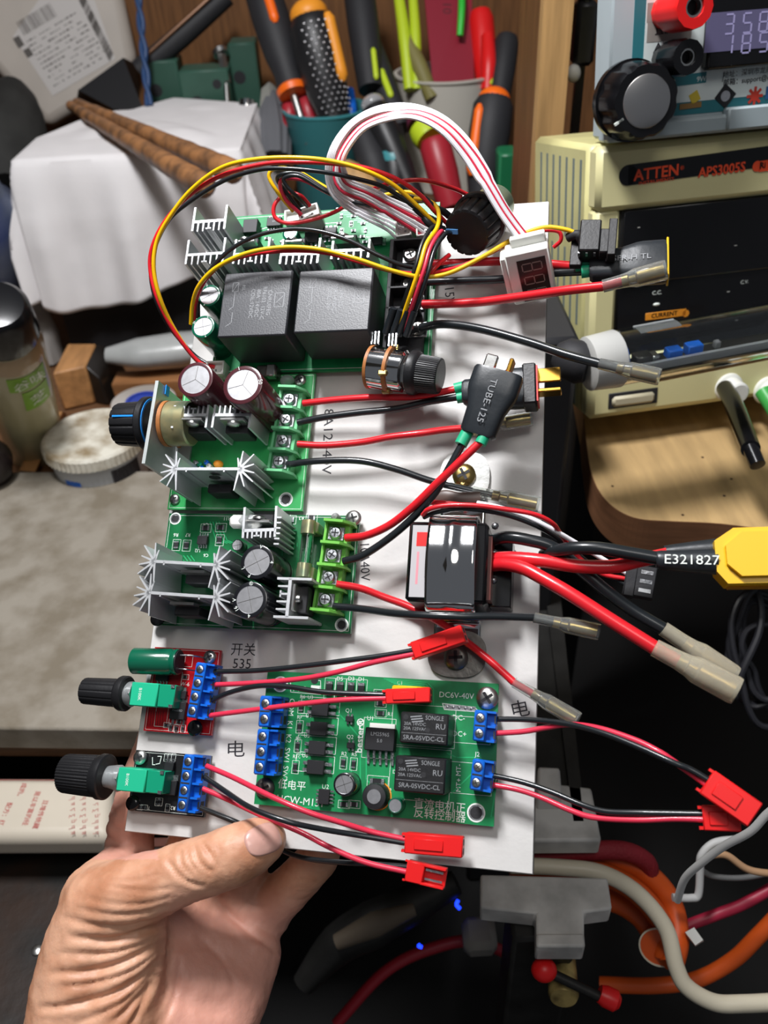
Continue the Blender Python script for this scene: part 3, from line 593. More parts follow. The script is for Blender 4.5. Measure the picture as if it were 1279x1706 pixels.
# ------------------------------------------------------------------ cups and tools
def cup(name, lb, m_, cx, cy, rpx, d, hgt, inner):
    c = WP(cx, cy, d); r = rpx/FOC*d; z0 = c.z-hgt
    T = thing(name, lb, 'cup', WORLD, (c.x, c.y, z0)); b = MB(m_)
    b.lathe((c.x, c.y, z0), (0,0,1), [(0, r*.74), (2, r*.78), (hgt-4, r*.985), (hgt-2, r*1.02), (hgt, r*1.02), (hgt, r*.95), (hgt-6, r*.93), (6, r*.72), (5, .1)], 60, caps=False)
    b.obj('cup_body', T); return c, r, z0
c1, r1, z1 = cup('teal_cup', 'teal plastic cup full of tool handles behind the relay board', mat('teal_cup_plastic', '#3f8a90', .4), 543, 178, 72, 900, 118, None)
c2, r2, z2 = cup('white_cup', 'off white cup with red ruler and plier handles, right of the teal cup', mat('white_cup_plastic', '#c9c5ba', .4), 745, 118, 88, 960, 125, None)
b = MB(WOODB); b.bb(c1.x-52, c2.x+66, c1.y-50, 1178, 180.2, min(z1, z2)-.2, bev=1)
if abs(z1-z2) > 1: zz = max(z1, z2); cc, rr_ = (c2, r2) if z2 > z1 else (c1, r1); b.bb(cc.x-70, cc.x+70, cc.y-60, cc.y+60, min(z1,z2)-.3, zz-.1, bev=.5)
tag(b.obj('cup_stand', frame=WORLD), 'wooden riser under the two tool cups', 'stand')
def handle(name, lb, cat, p0, p1, d0, d1, r, m_, cap_=None, inlay=None, dots=False, collar=None, shaft=None, gp=None, prof=None):
    a = WP(*p0, d0); c = WP(*p1, d1); ax = (c-a).normalized(); L = (c-a).length; T = thing(name, lb, cat, WORLD, a, gp)
    pr = prof or [(0, .45), (.05, .75), (.15, .97), (.4, 1), (.7, .9), (.85, .72), (1, .74)]
    b = MB(m_); P = [(t*L, q*r) for t, q in pr]; b.lathe(a, ax, P, 30); b.obj('grip', T)
    side = (CAM-a); side = (side-ax*side.dot(ax)).normalized(); lat = ax.cross(side)
    if cap_: b = MB(cap_); b.ball(a+ax*r*.25, r*.82, (1,1,.75) , M=Matrix((lat, side, ax)).transposed().to_4x4()); b.obj('end_cap', T, label='orange end cap')
    if inlay:
        m2, t0, t1, w_, ofs = inlay; b = MB(m2); s2 = (side*cos(ofs)+lat*sin(ofs)); n_ = 12
        for k in range(1):
            b.tube([a+ax*L*(t0+(t1-t0)*i/n_)+s2*(r*(.93-.25*max(0, t0+(t1-t0)*i/n_-.7)) ) for i in range(n_+1)], [w_*.5]+[w_]*(n_-1)+[w_*.4], 14, 0)
        b.obj('inlay', T, label='coloured grip inlay')
    if dots:
        b = MB(CAPTOP)
        for i in range(17):
            for j in range(-3, 3):
                t = .16+i*.045; an_ = j*.32-.35+(i % 2)*.16; s2 = side*cos(an_)+lat*sin(an_); rad = r*(1 if t < .5 else 1-(t-.5)*.35); b.ball(a+ax*L*t+s2*rad*.985, 1.1, (1,1,1), 6, 4)
        b.obj('grip_dots', T, label='rows of small silver dots')['kind'] = 'stuff'
    if collar: b = MB(collar); b.lathe(a+ax*L*.97, ax, [(0, r*.72), (3, r*.86), (9, r*.8), (10, r*.5)], 24); b.obj('collar', T)
    if shaft: b = MB(STEEL); b.cyl(a+ax*L, a+ax*(L+shaft), r*.22); b.obj('shaft', T)
    return T
gt_ = 'screwdrivers and pliers in the cups'
handle('screwdriver', 'thick black screwdriver with silver dots, amber cap and amber inlay', 'screwdriver', (512,14), (560,215), 860, 890, 24, BLK, ORANGE2, (ORANGE2, .1, .66, 6.5, -.95), True, gp=gt_)
handle('screwdriver', 'black screwdriver with orange inlay leaning left out of the teal cup', 'screwdriver', (428,-45), (487,150), 890, 890, 20, BLKM, None, (ORANGE, .12, .52, 5, -.2), False, ORANGE, 60, gp=gt_)
PL = [(0, .8), (.1, 1), (.5, 1.0), (.8, .9), (1, .8)]
handle('pliers', 'black plier handles rising between the cups, with yellow inlay', 'pliers', (592,-60), (618,150), 915, 905, 17, BLKM, None, (LIME, .74, .98, 3, -.5), gp=gt_, prof=PL)
handle('pliers', 'black plier handle with lime inlay beside the clear tip', 'pliers', (608,60), (668,215), 925, 905, 14, BLKM, None, (LIME, .45, .75, 3.6, -.2), gp=gt_, prof=PL)
handle('screwdriver', 'clear tipped black screwdriver in front of the white cup', 'screwdriver', (618,168), (690,330), 850, 855, 15, BLK, mat('clear_tip', '#b8babd', .15, trans=.5), None, gp=gt_)
handle('screwdriver', 'black and orange screwdriver with orange ball end, right of the ribbon loop', 'screwdriver', (824,158), (800,335), 800, 815, 19, BLKM, ORANGE, (ORANGE, .14, .8, 5.2, .75), False, None, 20, gp=gt_, prof=[(0,.7),(.1,1.0),(.35,1.05),(.7,.95),(1,.6)])
handle('pliers', 'black handle with lime tab at the right side of the white cup', 'pliers', (845,62), (828,180), 930, 930, 14, BLKM, None, (LIME, .45, .75, 3, 1.0), gp=gt_, prof=PL)
handle('pliers', 'red and black plier handle in the white cup', 'pliers', (800,20), (812,150), 945, 950, 14, JSTR, None, None, gp=gt_, prof=PL)
handle('file', 'red handled file with lime collar behind the ribbon loop', 'file', (722,232), (752,345), 850, 860, 16, mat('deep_red_plastic', '#a02430', .4), None, None, False, gp=gt_, prof=PL)
b = MB(LIME); b.lathe(WP(702,212,855), WP(722,240,850)-WP(702,212,855), [(0, 14), (8, 16), (16, 15)], 24); b.mt(mat('dark_magenta', '#5f2338', .5)).lathe(WP(690,190,860), WP(702,212,855)-WP(690,190,860), [(0, 9), (14, 14)], 20); tag(b.obj('lime_collar_tool', frame=WORLD), 'lime green collar of a tool above the dark red handle', 'tool')
for (p0, p1, r, lb, m_) in (((662,-20), (682,150), 7, 'lime plier handle at the left rim of the white cup', LIME), ((686,-30), (694,150), 6, 'lime plier handle next to the red ruler', LIME), ((672,55), (720,165), 9, 'olive brown strip crossing the lime handles', mat('olive', '#7a7340', .6)), ((768,-40), (766,60), 4, 'thin bright green stick in the white cup', mat('bright_green', '#2fbf3a', .4)), ((812,60), (812,150), 9, 'glossy red handle in front of the black one', JSTR), ((500,150), (520,215), 10, 'dark red tube in the teal cup', mat('deep_red_plastic')), ((478,160), (482,215), 8, 'small red tube at the left of the teal cup', mat('deep_red_plastic')), ((582,150), (584,215), 6, 'small blue tube in the teal cup', BLUE), ((640,230), (668,300), 17, 'teal handle low behind the ribbon loop', mat('teal_cup_plastic')), ((650,215), (660,330), 16, 'black handle low behind the ribbon loop', BLK), ((600,215), (640,330), 17, 'black handle under the loop left side', BLKM), ((570,290), (620,330), 20, 'tan wooden knob under the ribbon loop', PINE)):
    b = MB(m_); dd = 930 if p1[1] < 180 else (905 if p1[1] < 220 else 860); b.tube([WP(*p0, dd), WP((p0[0]+p1[0])/2+2, (p0[1]+p1[1])/2, dd-4), WP(*p1, dd)], [r*.8, r, r*.9], 16, 6); tag(b.obj('tool_handle', frame=WORLD), lb, 'tool handle', gt_)
q_, P_, n_ = plate(mat('red_acrylic', '#8c2434', .3), ((702,-60),(784,-60),(790,150),(722,150)), (935,940,945,940), 4)
T = thing('red_ruler', 'dark red flat ruler with faded letters standing in the white cup', 'ruler', WORLD, P_[2]); q_.obj('ruler_plate', T)
M = Matrix.Translation((P_[0]+P_[2])/2+n_*.3) @ Matrix(((P_[2]-P_[1]).normalized().lerp((P_[3]-P_[0]).normalized(), 0.)*-1, n_.cross(((P_[2]-P_[1]).normalized()*-1)), n_)).transposed().to_4x4()
b = MB(mat('dark_red_print', '#3f0e18', .5)); b.text('DY', (0,0,0), 16, M=M @ Matrix.Translation((-42,-2,0))); b.text('1601', (0,0,0), 14, M=M @ Matrix.Translation((14,0,0))); b.text('1831', (0,0,0), 12, M=M @ Matrix.Translation((-12,14,0))); b.obj('lettering', T)
b = MB(mat('dark_green_plastic', '#1d6b44', .4)); a = WP(835, 345, 800); b.bb(a.x-4, a.x+14, a.y, a.y+30, 181, WP(840,238,800).z, bev=2); tag(b.obj('green_case', frame=WORLD), 'dark green narrow case behind the display cable', 'case')
# ------------------------------------------------------------------ below the bench edge at the left
T = thing('medicine_box', 'cream paper box with red Chinese and Tibetan writing below the bench edge', 'box', WORLD, ZP(60, 1390, 120))
zb = 154; PB_ = mat('cream_card', '#c9bfae', .5, var=.08, vscale=20); a = ZP(-120, 1290, zb); c = ZP(188, 1291, zb); d_ = ZP(184, 1395, zb); e_ = ZP(-120, 1397, zb)
b = MB(PB_); b.prism([a[:2], c[:2], d_[:2], e_[:2]], zb-22, zb); o = b.obj('box_body', T); md = o.modifiers.new('bevel', 'BEVEL'); md.width = .007; md.segments = 5
RI = mat('red_print', '#a83a38', .6); b = MB(RI)
dx_ = (c-a).normalized(); ang = math.atan2(dx_.y, dx_.x)
for t, x, y, s, r_ in (('是以丰富的经', 52, 1346, 3.9, -pi/2), ('旦增传统藏', 67, 1356, 3.9, -pi/2), ('成的。', 35, 1318, 3.9, -pi/2), ('配方：红', 8, 1356, 3.9, -pi/2)): b.text(t, ZP(x, y, zb+.05), s, rz=r_+ang, bold=.06)
for cx_i, x in enumerate((124, 142, 163)):
    y = 1327 if cx_i < 2 else 1318; k = 0
    while y < 1390:
        o_ = ZP(x, y, zb+.05); d1 = (ZP(x, y+10, zb+.05)-o_).normalized(); d2 = -Vector((-d1.y, d1.x, 0)); w_ = 1.9; ty = (cx_i*5+k*3) % 5   # d1 runs along the column, d2 is down for a letter
        b.line([o_, o_+d1*w_], .32)
        if ty == 0: b.line([o_+d1*w_*.8, o_+d1*w_*.8+d2*3.2], .32); b.line([o_+d1*.3, o_+d1*.2+d2*1.2, o_+d1*w_*.8+d2*1.4], .3)
        elif ty == 1: b.line([o_+d1*.4, o_+d1*.1+d2*1.1, o_+d1*1.2+d2*1.5, o_+d1*.7+d2*2.6], .3)
        elif ty == 2: b.line([o_+d1*w_*.9, o_+d1*w_*.9+d2*1.4, o_+d1*.3+d2*1.6, o_+d1*.3+d2*.8], .3); b.line([o_-d2*1.2, o_+d1*1.3-d2*.7], .28)
        elif ty == 3: b.line([o_+d1*.5, o_+d1*.5+d2*1.8], .3); b.line([o_+d1*1.5, o_+d1*1.5+d2*1.8], .3); b.line([o_+d1*.5+d2*.9, o_+d1*1.5+d2*.9], .26)
        else: b.line([o_+d1*1., o_+d1*.3+d2*1., o_+d1*1.4+d2*1.9, o_+d1*.2+d2*2.8, o_+d1*1.8+d2*3.2], .3)
        y += 9.6; k += 1
b.line([ZP(-60,1299,zb+.05), ZP(110,1300,zb+.05)], .4, zb+.05); b.obj('lettering', T, label='red printed writing')
BP = mat('black_paint_chipped', '#171614', .42, bump=.6, bscale=70, var=.5, vscale=25, col2='#2c1c12', detail=8)
T = thing('toolbox', 'black painted chipped steel toolbox in the lower left corner', 'toolbox', WORLD, ZP(40, 1650, 60))
zq = 112; b = MB(BP); b.prism([ZP(-200,1400,zq)[:2], ZP(300,1398,zq)[:2], ZP(300,1900,zq)[:2], ZP(-200,1900,zq)[:2]], -149.5, zq); b.mt(mat('rust_brown', '#5a2c1c', .7, var=.4, vscale=60)).prism([ZP(-200,1400,zq)[:2], ZP(300,1398,zq)[:2], ZP(300,1412,zq)[:2], ZP(-200,1416,zq)[:2]], zq, zq+1.5); b.obj('toolbox_body', T)

b = MB(STEEL); b.lathe(ZP(62, 1584, zq), (0,0,1), [(0, 3.2), (1.5, 3), (2.2, 1.6)], 20); b.obj('rivet', T, label='steel rivet')
# ------------------------------------------------------------------ vise and hoses at the lower right
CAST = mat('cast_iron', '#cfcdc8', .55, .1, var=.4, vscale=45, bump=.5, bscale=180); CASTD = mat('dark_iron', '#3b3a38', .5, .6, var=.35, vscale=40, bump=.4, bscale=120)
T = thing('bench_vise', 'cast iron bench vise with brass screw and red tipped handle, right below the board', 'vise', WORLD, WP(940, 1480, 430))
zj = WP(1000, 1400, 430).z
def pz(pts, z): return [ZP(x, y, z)[:2] for x, y in pts]
b = MB(CAST); b.prism(pz(((800,1290),(985,1312),(1002,1400),(800,1402)), zj), zj-13, zj); b.prism(pz(((895,1280),(932,1282),(936,1330),(895,1330)), zj+10), zj-5, zj+12); o = b.obj('fixed_jaw', T); md = o.modifiers.new('bevel', 'BEVEL'); md.width = .0015; md.segments = 2
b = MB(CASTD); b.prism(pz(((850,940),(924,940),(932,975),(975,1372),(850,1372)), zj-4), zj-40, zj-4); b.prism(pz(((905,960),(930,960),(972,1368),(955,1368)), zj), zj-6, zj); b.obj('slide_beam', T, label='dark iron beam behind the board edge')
b = MB(CAST); b.prism(pz(((800,1456),(1012,1462),(1019,1510),(1019,1514),(973,1520),(973,1556),(975,1578),(893,1578),(893,1522),(800,1512)), zj), zj-13, zj); b.mt(CAST).prism(pz(((893,1554),(973,1554),(975,1577),(893,1577)), zj+1.5), zj-1, zj+1.5); o = b.obj('moving_jaw', T); md = o.modifiers.new('bevel', 'BEVEL'); md.width = .0015; md.segments = 2
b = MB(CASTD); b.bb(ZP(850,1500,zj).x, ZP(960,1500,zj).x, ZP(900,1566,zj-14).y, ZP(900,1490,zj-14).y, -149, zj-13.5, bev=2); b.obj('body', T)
a = WP(935, 1612, 432); c = WP(940, 1640, 420); b = MB(mat('worn_brass', '#c2ab6c', .4, .35, var=.4, vscale=80, col2='#54462a')); b.lathe(WP(934,1585,436), WP(938,1652,416)-WP(934,1585,436), [(0, 7.2), (24, 7.4), (26, 6.4)], 28); b.obj('screw_boss', T, label='worn brass screw boss')
b = MB(CASTD); h0 = WP(906, 1616, 408); h1 = WP(1006, 1664, 404); b.tube([h0, h1], 2.4, 12, 0); b.obj('handle_bar', T)
b = MB(JSTR); b.ball(WP(906, 1616, 404), 5.6, (1.1,1,1)); b.obj('handle_tip', T, label='red rubber tip'); b = MB(JSTR); b.lathe(WP(998,1655,405), h1-h0, [(0, 4), (3, 5), (8, 5), (10, 3)], 18); b.obj('handle_tip', T, label='red rubber tip')
HOS = mat('orange_hose', '#d2561c', .4); HOR = mat('braided_red', '#8c1f2a', .6, bump=1., bscale=700); CRM = mat('cream_hose', '#d6cdb6', .4)
gh = 'hoses hanging past the vise'
def hose(nm, lb, pts, r, m_, cat='hose', g=gh): b = MB(m_); b.tube([WP(*p) for p in pts], r, 14, 8); return tag(b.obj(nm, frame=WORLD), lb, cat, g)
hose('orange_hose', 'orange hose bending down outermost beside the vise', [(850,1440,462),(940,1428,462),(1020,1432,462),(1075,1455,460),(1115,1500,458),(1128,1560,450),(1118,1610,440)], 6.2, HOS)
hose('orange_hose', 'orange hose bending down just inside the outermost one', [(850,1452,452),(950,1446,452),(1020,1462,452),(1070,1495,452),(1105,1545,450),(1108,1595,446)], 6.0, HOS)
hose('orange_hose', 'lower orange hose from under the vise jaw', [(880,1500,470),(1000,1495,470),(1060,1520,468),(1090,1560,462),(1095,1590,455)], 6.5, HOS)
hose('cream_hose', 'cream hose curving from the vise to the lower right corner', [(850,1442,440),(930,1445,440),(1000,1454,438),(1060,1487,436),(1108,1545,432),(1126,1610,428),(1145,1645,426),(1190,1670,425),(1240,1672,424),(1320,1668,424)], 4.2, CRM)
hose('braided_cable', 'dark red braided cable above the orange hoses', [(850,1432,452),(920,1424,450),(980,1418,448),(1040,1418,450),(1078,1438,456),(1080,1470,462)], 5.0, HOR, 'cable')
b = MB(HOS); c = WP(1098, 1578, 445); b.lathe(c, (Vector((-.35,-.75,.55))), [(-8, 8.5), (0, 9.6)], 30); b.mt(CRM).ring(c, 10.4, 9.6, .6, ax=(-.35,-.75,.55)); tag(b.obj('hose_end', frame=WORLD), 'orange hose end with pale rim', 'hose')
hose('orange_cable', 'orange cable entering from the right edge at the bottom', [(1000,1640,520),(1090,1642,510),(1160,1632,505),(1220,1600,500),(1262,1560,495),(1320,1500,490)], 4.6, HOS, 'cable')
hose('pink_red_cable', 'pinkish red cable rising to the right edge', [(1090,1580,455),(1140,1545,455),(1190,1525,455),(1240,1505,452),(1320,1460,450)], 3.0, mat('crimson', '#a0213c', .45), 'cable')
GRY = mat('grey_white_insulation', '#c2c2c0', .5)
hose('grey_cable', 'grey white cable in front of the large red plug', [(1320,1325,330),(1279,1355,335),(1250,1385,340),(1205,1410,350),(1165,1440,360),(1140,1465,370),(1128,1500,380)], 1.7, GRY, 'cable')
hose('grey_cable', 'bent grey cable below the red plugs', [(1120,1495,440),(1150,1496,440),(1163,1490,440),(1166,1450,438),(1168,1425,436),(1190,1404,436),(1230,1398,436)], 2.0, GRY, 'cable')
hose('tan_cable', 'tan cable sweeping to the right edge below the plugs', [(1180,1425,430),(1210,1425,430),(1250,1450,430),(1320,1458,430)], 1.8, mat('tan_insulation', '#b08a68', .5), 'cable')
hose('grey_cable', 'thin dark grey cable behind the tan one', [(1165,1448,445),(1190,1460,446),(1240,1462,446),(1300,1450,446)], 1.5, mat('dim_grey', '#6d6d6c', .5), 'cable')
b = MB(WHITEP); b.hexa([WP(1140,1554,445), WP(1158,1577,445), WP(1172,1568,445), WP(1156,1546,445)], [WP(1141,1553,438), WP(1158,1575,438), WP(1171,1566,438), WP(1156,1545,438)]); tag(b.obj('cable_clip', frame=WORLD), 'small white clip below the pinkish cable', 'clip')
b = MB(mat('coil_black', '#26262a', .35)); c = WP(1285, 1085, 520)
pts = []
for k in range(110):
    t = k*.32; rr = 24+5*sin(t*.37)+4*sin(k); pts.append(c+_X*0+c2w(Vector((cos(t)*rr*.9, sin(t)*rr*1.35+3*sin(k*.5), 5*sin(t*.5+k*.1)))))
b.tube(pts, 1.9, 8, 3); b.tube([WP(1262,985,520), WP(1268,1020,515), WP(1262,1060,512), WP(1235,1120,512), WP(1225,1150,515)], 2.2, 8, 5); tag(b.obj('coiled_cable', frame=WORLD), 'bundle of thin black cable at the right edge', 'cable')
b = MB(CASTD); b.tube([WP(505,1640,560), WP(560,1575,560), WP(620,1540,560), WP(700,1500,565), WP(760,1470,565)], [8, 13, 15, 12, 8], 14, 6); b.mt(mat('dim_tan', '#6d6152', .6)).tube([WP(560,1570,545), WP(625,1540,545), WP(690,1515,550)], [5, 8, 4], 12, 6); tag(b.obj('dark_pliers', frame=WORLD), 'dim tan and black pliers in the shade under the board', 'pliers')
b = MB(mat('blue_led', '#1030c0', .3, emit='#1838ff', es=3)); 
for (x, y, l) in ((763,1500,14), (700,1574,4), (757,1484,3)): b.tube([WP(x, y, 560), WP(x-3, y+l/2, 560), WP(x+3, y+l, 560)], 1.2, 8, 4)
tag(b.obj('blue_light', frame=WORLD), 'tiny glowing blue indicator marks in the dark below the board', 'indicator light')
hose('red_black_cable', 'dim dark red cable behind the pliers', [(560,1706,600),(640,1620,600),(720,1580,600),(800,1570,600),(900,1620,600)], 4, mat('deep_red_plastic'), 'cable')
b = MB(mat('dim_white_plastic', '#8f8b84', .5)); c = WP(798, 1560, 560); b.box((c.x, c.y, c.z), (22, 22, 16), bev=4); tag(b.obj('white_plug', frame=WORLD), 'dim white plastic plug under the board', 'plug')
# ================================================================== helpers for electronic parts
def B(px, py, h=0.): return BD.P(px, py, h)
def BL(pts): return [BD.P(*p) for p in pts]
def screw(par, p, r=2.6, m=STEEL, slot=True, name='screw', rz=.5, h=1.5, recess=None):
    b = MB(m); p = vec(p)
    b.lathe(p, (0,0,1), [(0, r), (h*.45, r), (h*.8, r*.82), (h, r*.5), (h*1.02, .01)], 24, caps=False)
    if slot:
        b.mt(recess or BLKM)
        for a in (0, pi/2): b.box(p+Vector((0,0,h*.97)), (r*1.15, r*.26, h*.22), rz=rz+a)
    return b.obj(name, par)
def smd(par, p, l, w, rz=0, h=.6, name='resistor', body=CHIP, silk=True):
    b = MB(body); c = Matrix.Translation(vec(p)+Vector((0,0,h/2))) @ Matrix.Rotation(rz, 4, 'Z')
    b.box((0,0,0), (l*.62, w, h), M=c)
    b.mt(SOLDER)
    for s in (-1, 1): b.box((0,0,0), (l*.2, w*1.02, h*1.02), M=c @ Matrix.Translation((s*l*.4, 0, 0)))
    b.mt(SILK)
    for s in ((-1, 1) if silk else ()):
        b.box((0,0,0), (l*1.5, .14, .06), M=c @ Matrix.Translation((0, s*w*.85, -h/2+.03)))
        b.box((0,0,0), (.14, w*1.7, .06), M=c @ Matrix.Translation((s*l*.75, 0, -h/2+.03)))
    return b.obj(name, par)
def soic(par, p, l, w, rz=0, pins=4, h=1.4, name='chip', legs=1.3, both=True, tab=0., mark=None):
    b = MB(CHIP); c = Matrix.Translation(vec(p)+Vector((0,0,h/2+.15))) @ Matrix.Rotation(rz, 4, 'Z')
    b.box((0,0,0), (l, w, h), M=c, bev=.15)
    b.mt(SOLDER)
    for s in ((-1, 1) if both else (-1,)):
        for k in range(pins):
            x = (k-(pins-1)/2)*l/(pins)
            b.box((0,0,0), (l/pins*.5, legs, .2), M=c @ Matrix.Translation((x, s*(w/2+legs/2), -h/2+.05)))
            b.box((0,0,0), (l/pins*.4, .3, h*.5), M=c @ Matrix.Translation((x, s*(w/2+.15), -h*.25)))
    if tab: b.box((0,0,0), (l*.9, tab, .8), M=c @ Matrix.Translation((0, w/2+tab/2, -h/2+.4)))
    if mark:
        b.mt(SILKG); b.text(mark, (0,0,0), w*.28, M=c @ Matrix.Translation((0,0,h/2)))
    return b.obj(name, par)
def cap(par, p, h0, h1, r, body, name='capacitor', top=.78, groove='x', marks=None, mk=SILK, rz=0.):
    p = vec(p); p = Vector((p.x, p.y, h0)); H = h1-h0; b = MB(body)
    b.lathe(p, (0,0,1), [(0, r), (.8, r), (1.2, r*.95), (1.7, r*.95), (2.1, r), (H-.5, r), (H-.12, r*.97), (H, r*.92), (H, r*top)], 36, caps=False)
    b.mt(CAPTOP).lathe(p, (0,0,1), [(H, r*top), (H-.15, r*top*.98), (H-.15, .01)], 36, caps=False)
    b.mt(DKSTEEL)
    if groove == 'x':
        for a in (.2, .2+pi/2): b.box(p+Vector((0,0,H-.12)), (r*top*1.9, .12, .1), rz=a+rz)
    elif groove == 'y':
        for k in range(3):
            a = rz+k*2*pi/3; b.box(p+Vector((cos(a)*r*top*.47, sin(a)*r*top*.47, H-.12)), (r*top*.95, .14, .1), rz=a)
    if marks:
        b.mt(mk)
        for t, a in marks:
            M = Matrix.Translation(p+Vector((cos(a)*r*(top+1)/2.02, sin(a)*r*(top+1)/2.02, H+.01))) @ Matrix.Rotation(a-pi/2, 4, 'Z')
            b.text(t, (0,0,0), r*(1-top)*1.25, M=M)
    return b.obj(name, par)
def comb(par, c, w, z0, z1, rz=0, nf=5, fl=4.0, wing=7.0, wingf=4.0, name='heatsink', m=ALU, full=False):
    """extruded comb profile: back plate, nf short fins on +y, two end wings reaching both ways"""
    b = MB(m); M = Matrix.Translation((c[0], c[1], 0)) @ Matrix.Rotation(rz, 4, 'Z')
    b.prism([(-w/2, -.6), (w/2, -.6), (w/2, .6), (-w/2, .6)], z0, z1, M)
    for s in (-1, 1):
        b.prism([(s*w/2-.45, -wing), (s*w/2+.45, -wing), (s*w/2+.45, wingf), (s*w/2-.45, wingf)], z0, z1, M)
    for k in range(nf):
        x = -w/2+w*(k+1)/(nf+1); L = fl*(.8 if k == nf//2 else 1)
        b.prism([(x-.38, .5), (x+.38, .5), (x+.3, L), (x-.3, L)], z0, z1, M)
        if k == nf//2: b.prism([(x-1.2, L-.6), (x+1.2, L-.6), (x+1.2, L), (x-1.2, L)], z0, z1, M)
    return b.obj(name, par)
def star(par, c, w, z0, z1, rz=0, fl=7.4, name='heatsink', lean=(0,0)):
    b = MB(ALU); M = Matrix.Translation((c[0], c[1], 0)) @ Matrix.Rotation(rz, 4, 'Z')
    b.prism([(-w/2+3, -.55), (w/2-3, -.55), (w/2-3, .55), (-w/2+3, .55)], z0, z1, M)
    for k in (-.25, .2): b.prism([(w*k-.3, -1.2), (w*k+.3, -1.2), (w*k+.3, 0), (w*k-.3, 0)], z0, z1, M)
    for s in (-1, 1):
        hx = s*(w/2-4.2)
        for a, L in ((18, .8), (48, 1.05), (84, .95), (-14, .85), (-40, 1.05), (-68, 1.0), (-98, 1.15), (104, .6)):
            t = radians(a); d = Vector((s*cos(t), sin(t))); n = Vector((-d.y, d.x)); p = Vector((hx, 0))+d*.3; e = Vector((hx, 0))+d*fl*L
            b.prism([tuple(p-n*.5), tuple(e-n*.22), tuple(e+n*.22), tuple(p+n*.5)], z0, z1, M)
    return b.obj(name, par)
def to220(par, c, z0, z1, rz=0, name='transistor'):
    """tab transistor standing against a heatsink, face towards local -y"""
    b = MB(CHIP); M = Matrix.Translation((c[0], c[1], 0)) @ Matrix.Rotation(rz, 4, 'Z')
    h = z1-z0
    b.box((0,0,0), (9.6, 4.2, h*.52), M=M @ Matrix.Translation((0, -2.1, z0+h*.42)), bev=.4)
    b.mt(STEEL).box((0,0,0), (9.8, 1.2, h*.34), M=M @ Matrix.Translation((0, -.6, z0+h*.84)), bev=.3)
    q = M @ Vector((0, -1.2, z0+h*.86)); d = (M.to_3x3() @ Vector((0,-1,0)))
    b.lathe(q, d, [(0, 2.6), (.8, 2.6), (1.4, 1.8), (1.6, .01)], 20, caps=False)
    b.mt(SOLDER)
    for k in (-1, 0, 1): b.box((0,0,0), (.8, .6, h*.2), M=M @ Matrix.Translation((k*2.5, -1.8, z0+h*.1)))
    return b.obj(name, par)
def term_blue(par, p_list, h, sx, label=None, z0=4.):
    """blue screw terminal block; p_list are the screw centres (local, at height h), wires enter from sx (+1 right, -1 left)"""
    P = [vec(p) for p in p_list]; n = len(P); a = P[0]; z = P[-1]
    d = (z-a).normalized() if n > 1 else Vector((0,-1,0)); pit = (z-a).length/max(1, n-1) if n > 1 else 5
    ang = math.atan2(d.y, d.x); mid = (a+z)/2; L = pit*n
    M = Matrix.Translation((mid.x, mid.y, 0)) @ Matrix.Rotation(ang+pi/2, 4, 'Z')     # local -y runs along the row, +x is right
    b = MB(BLUE)
    Wd = pit*.82
    b.box((0,0,0), (Wd, L, h-z0), M=M @ Matrix.Translation((0, 0, (h+z0)/2)), bev=.5)
    b.box((0,0,0), (pit*.75, L, (h-z0)*.55), M=M @ Matrix.Translation((sx*pit*.62, 0, z0+(h-z0)*.275)), bev=.3)
    for k in range(n+1):
        y = -L/2+k*L/n
        b.box((0,0,0), (pit*.72, .7, (h-z0)*.85), M=M @ Matrix.Translation((sx*pit*.62, max(-L/2+.35, min(L/2-.35, y)), z0+(h-z0)*.425)))
    b.mt(BLKM)
    for k in range(n-1): b.box((0,0,0), (Wd*.8, .55, .1), M=M @ Matrix.Translation((0, -L/2+(k+1)*L/n, h+.01)))
    for k in range(n): b.box((0,0,0), (.1, pit*.55, (h-z0)*.32), M=M @ Matrix.Translation((sx*(pit*.62+pit*.375+.01), -L/2+(k+.5)*L/n, z0+(h-z0)*.3)))
    b.mt(BLUED)
    for k in range(n): b.disc(M @ Vector((0, -L/2+(k+.5)*L/n, h-.02)), pit*.34, .06, 22)  # flat darker blue discs paint the shade inside the screw wells
    o = b.obj('terminal_block', par, label=label)
    for k in range(n):
        s = MB(STEEL); c = M @ Vector((0, -L/2+(k+.5)*L/n, h+.02))
        s.lathe(c, (0,0,1), [(0, pit*.27), (.25, pit*.26), (.4, pit*.2), (.42, .01)], 20, caps=False)
        s.mt(BLKM)
        for q in (0, pi/2): s.box(c+Vector((0,0,.42)), (pit*.4, .28, .14), rz=q+.3+k*.4)
        s.mt(DKSTEEL).box(M @ Vector((sx*(pit*.9), -L/2+(k+.5)*L/n, z0+(h-z0)*.42)), (.5, pit*.5, (h-z0)*.3))
        so = s.obj('screw', par); so.parent = o; so['label'] = 'steel clamp screw'
    return o
def child_of(o, par): o.parent = par; return o
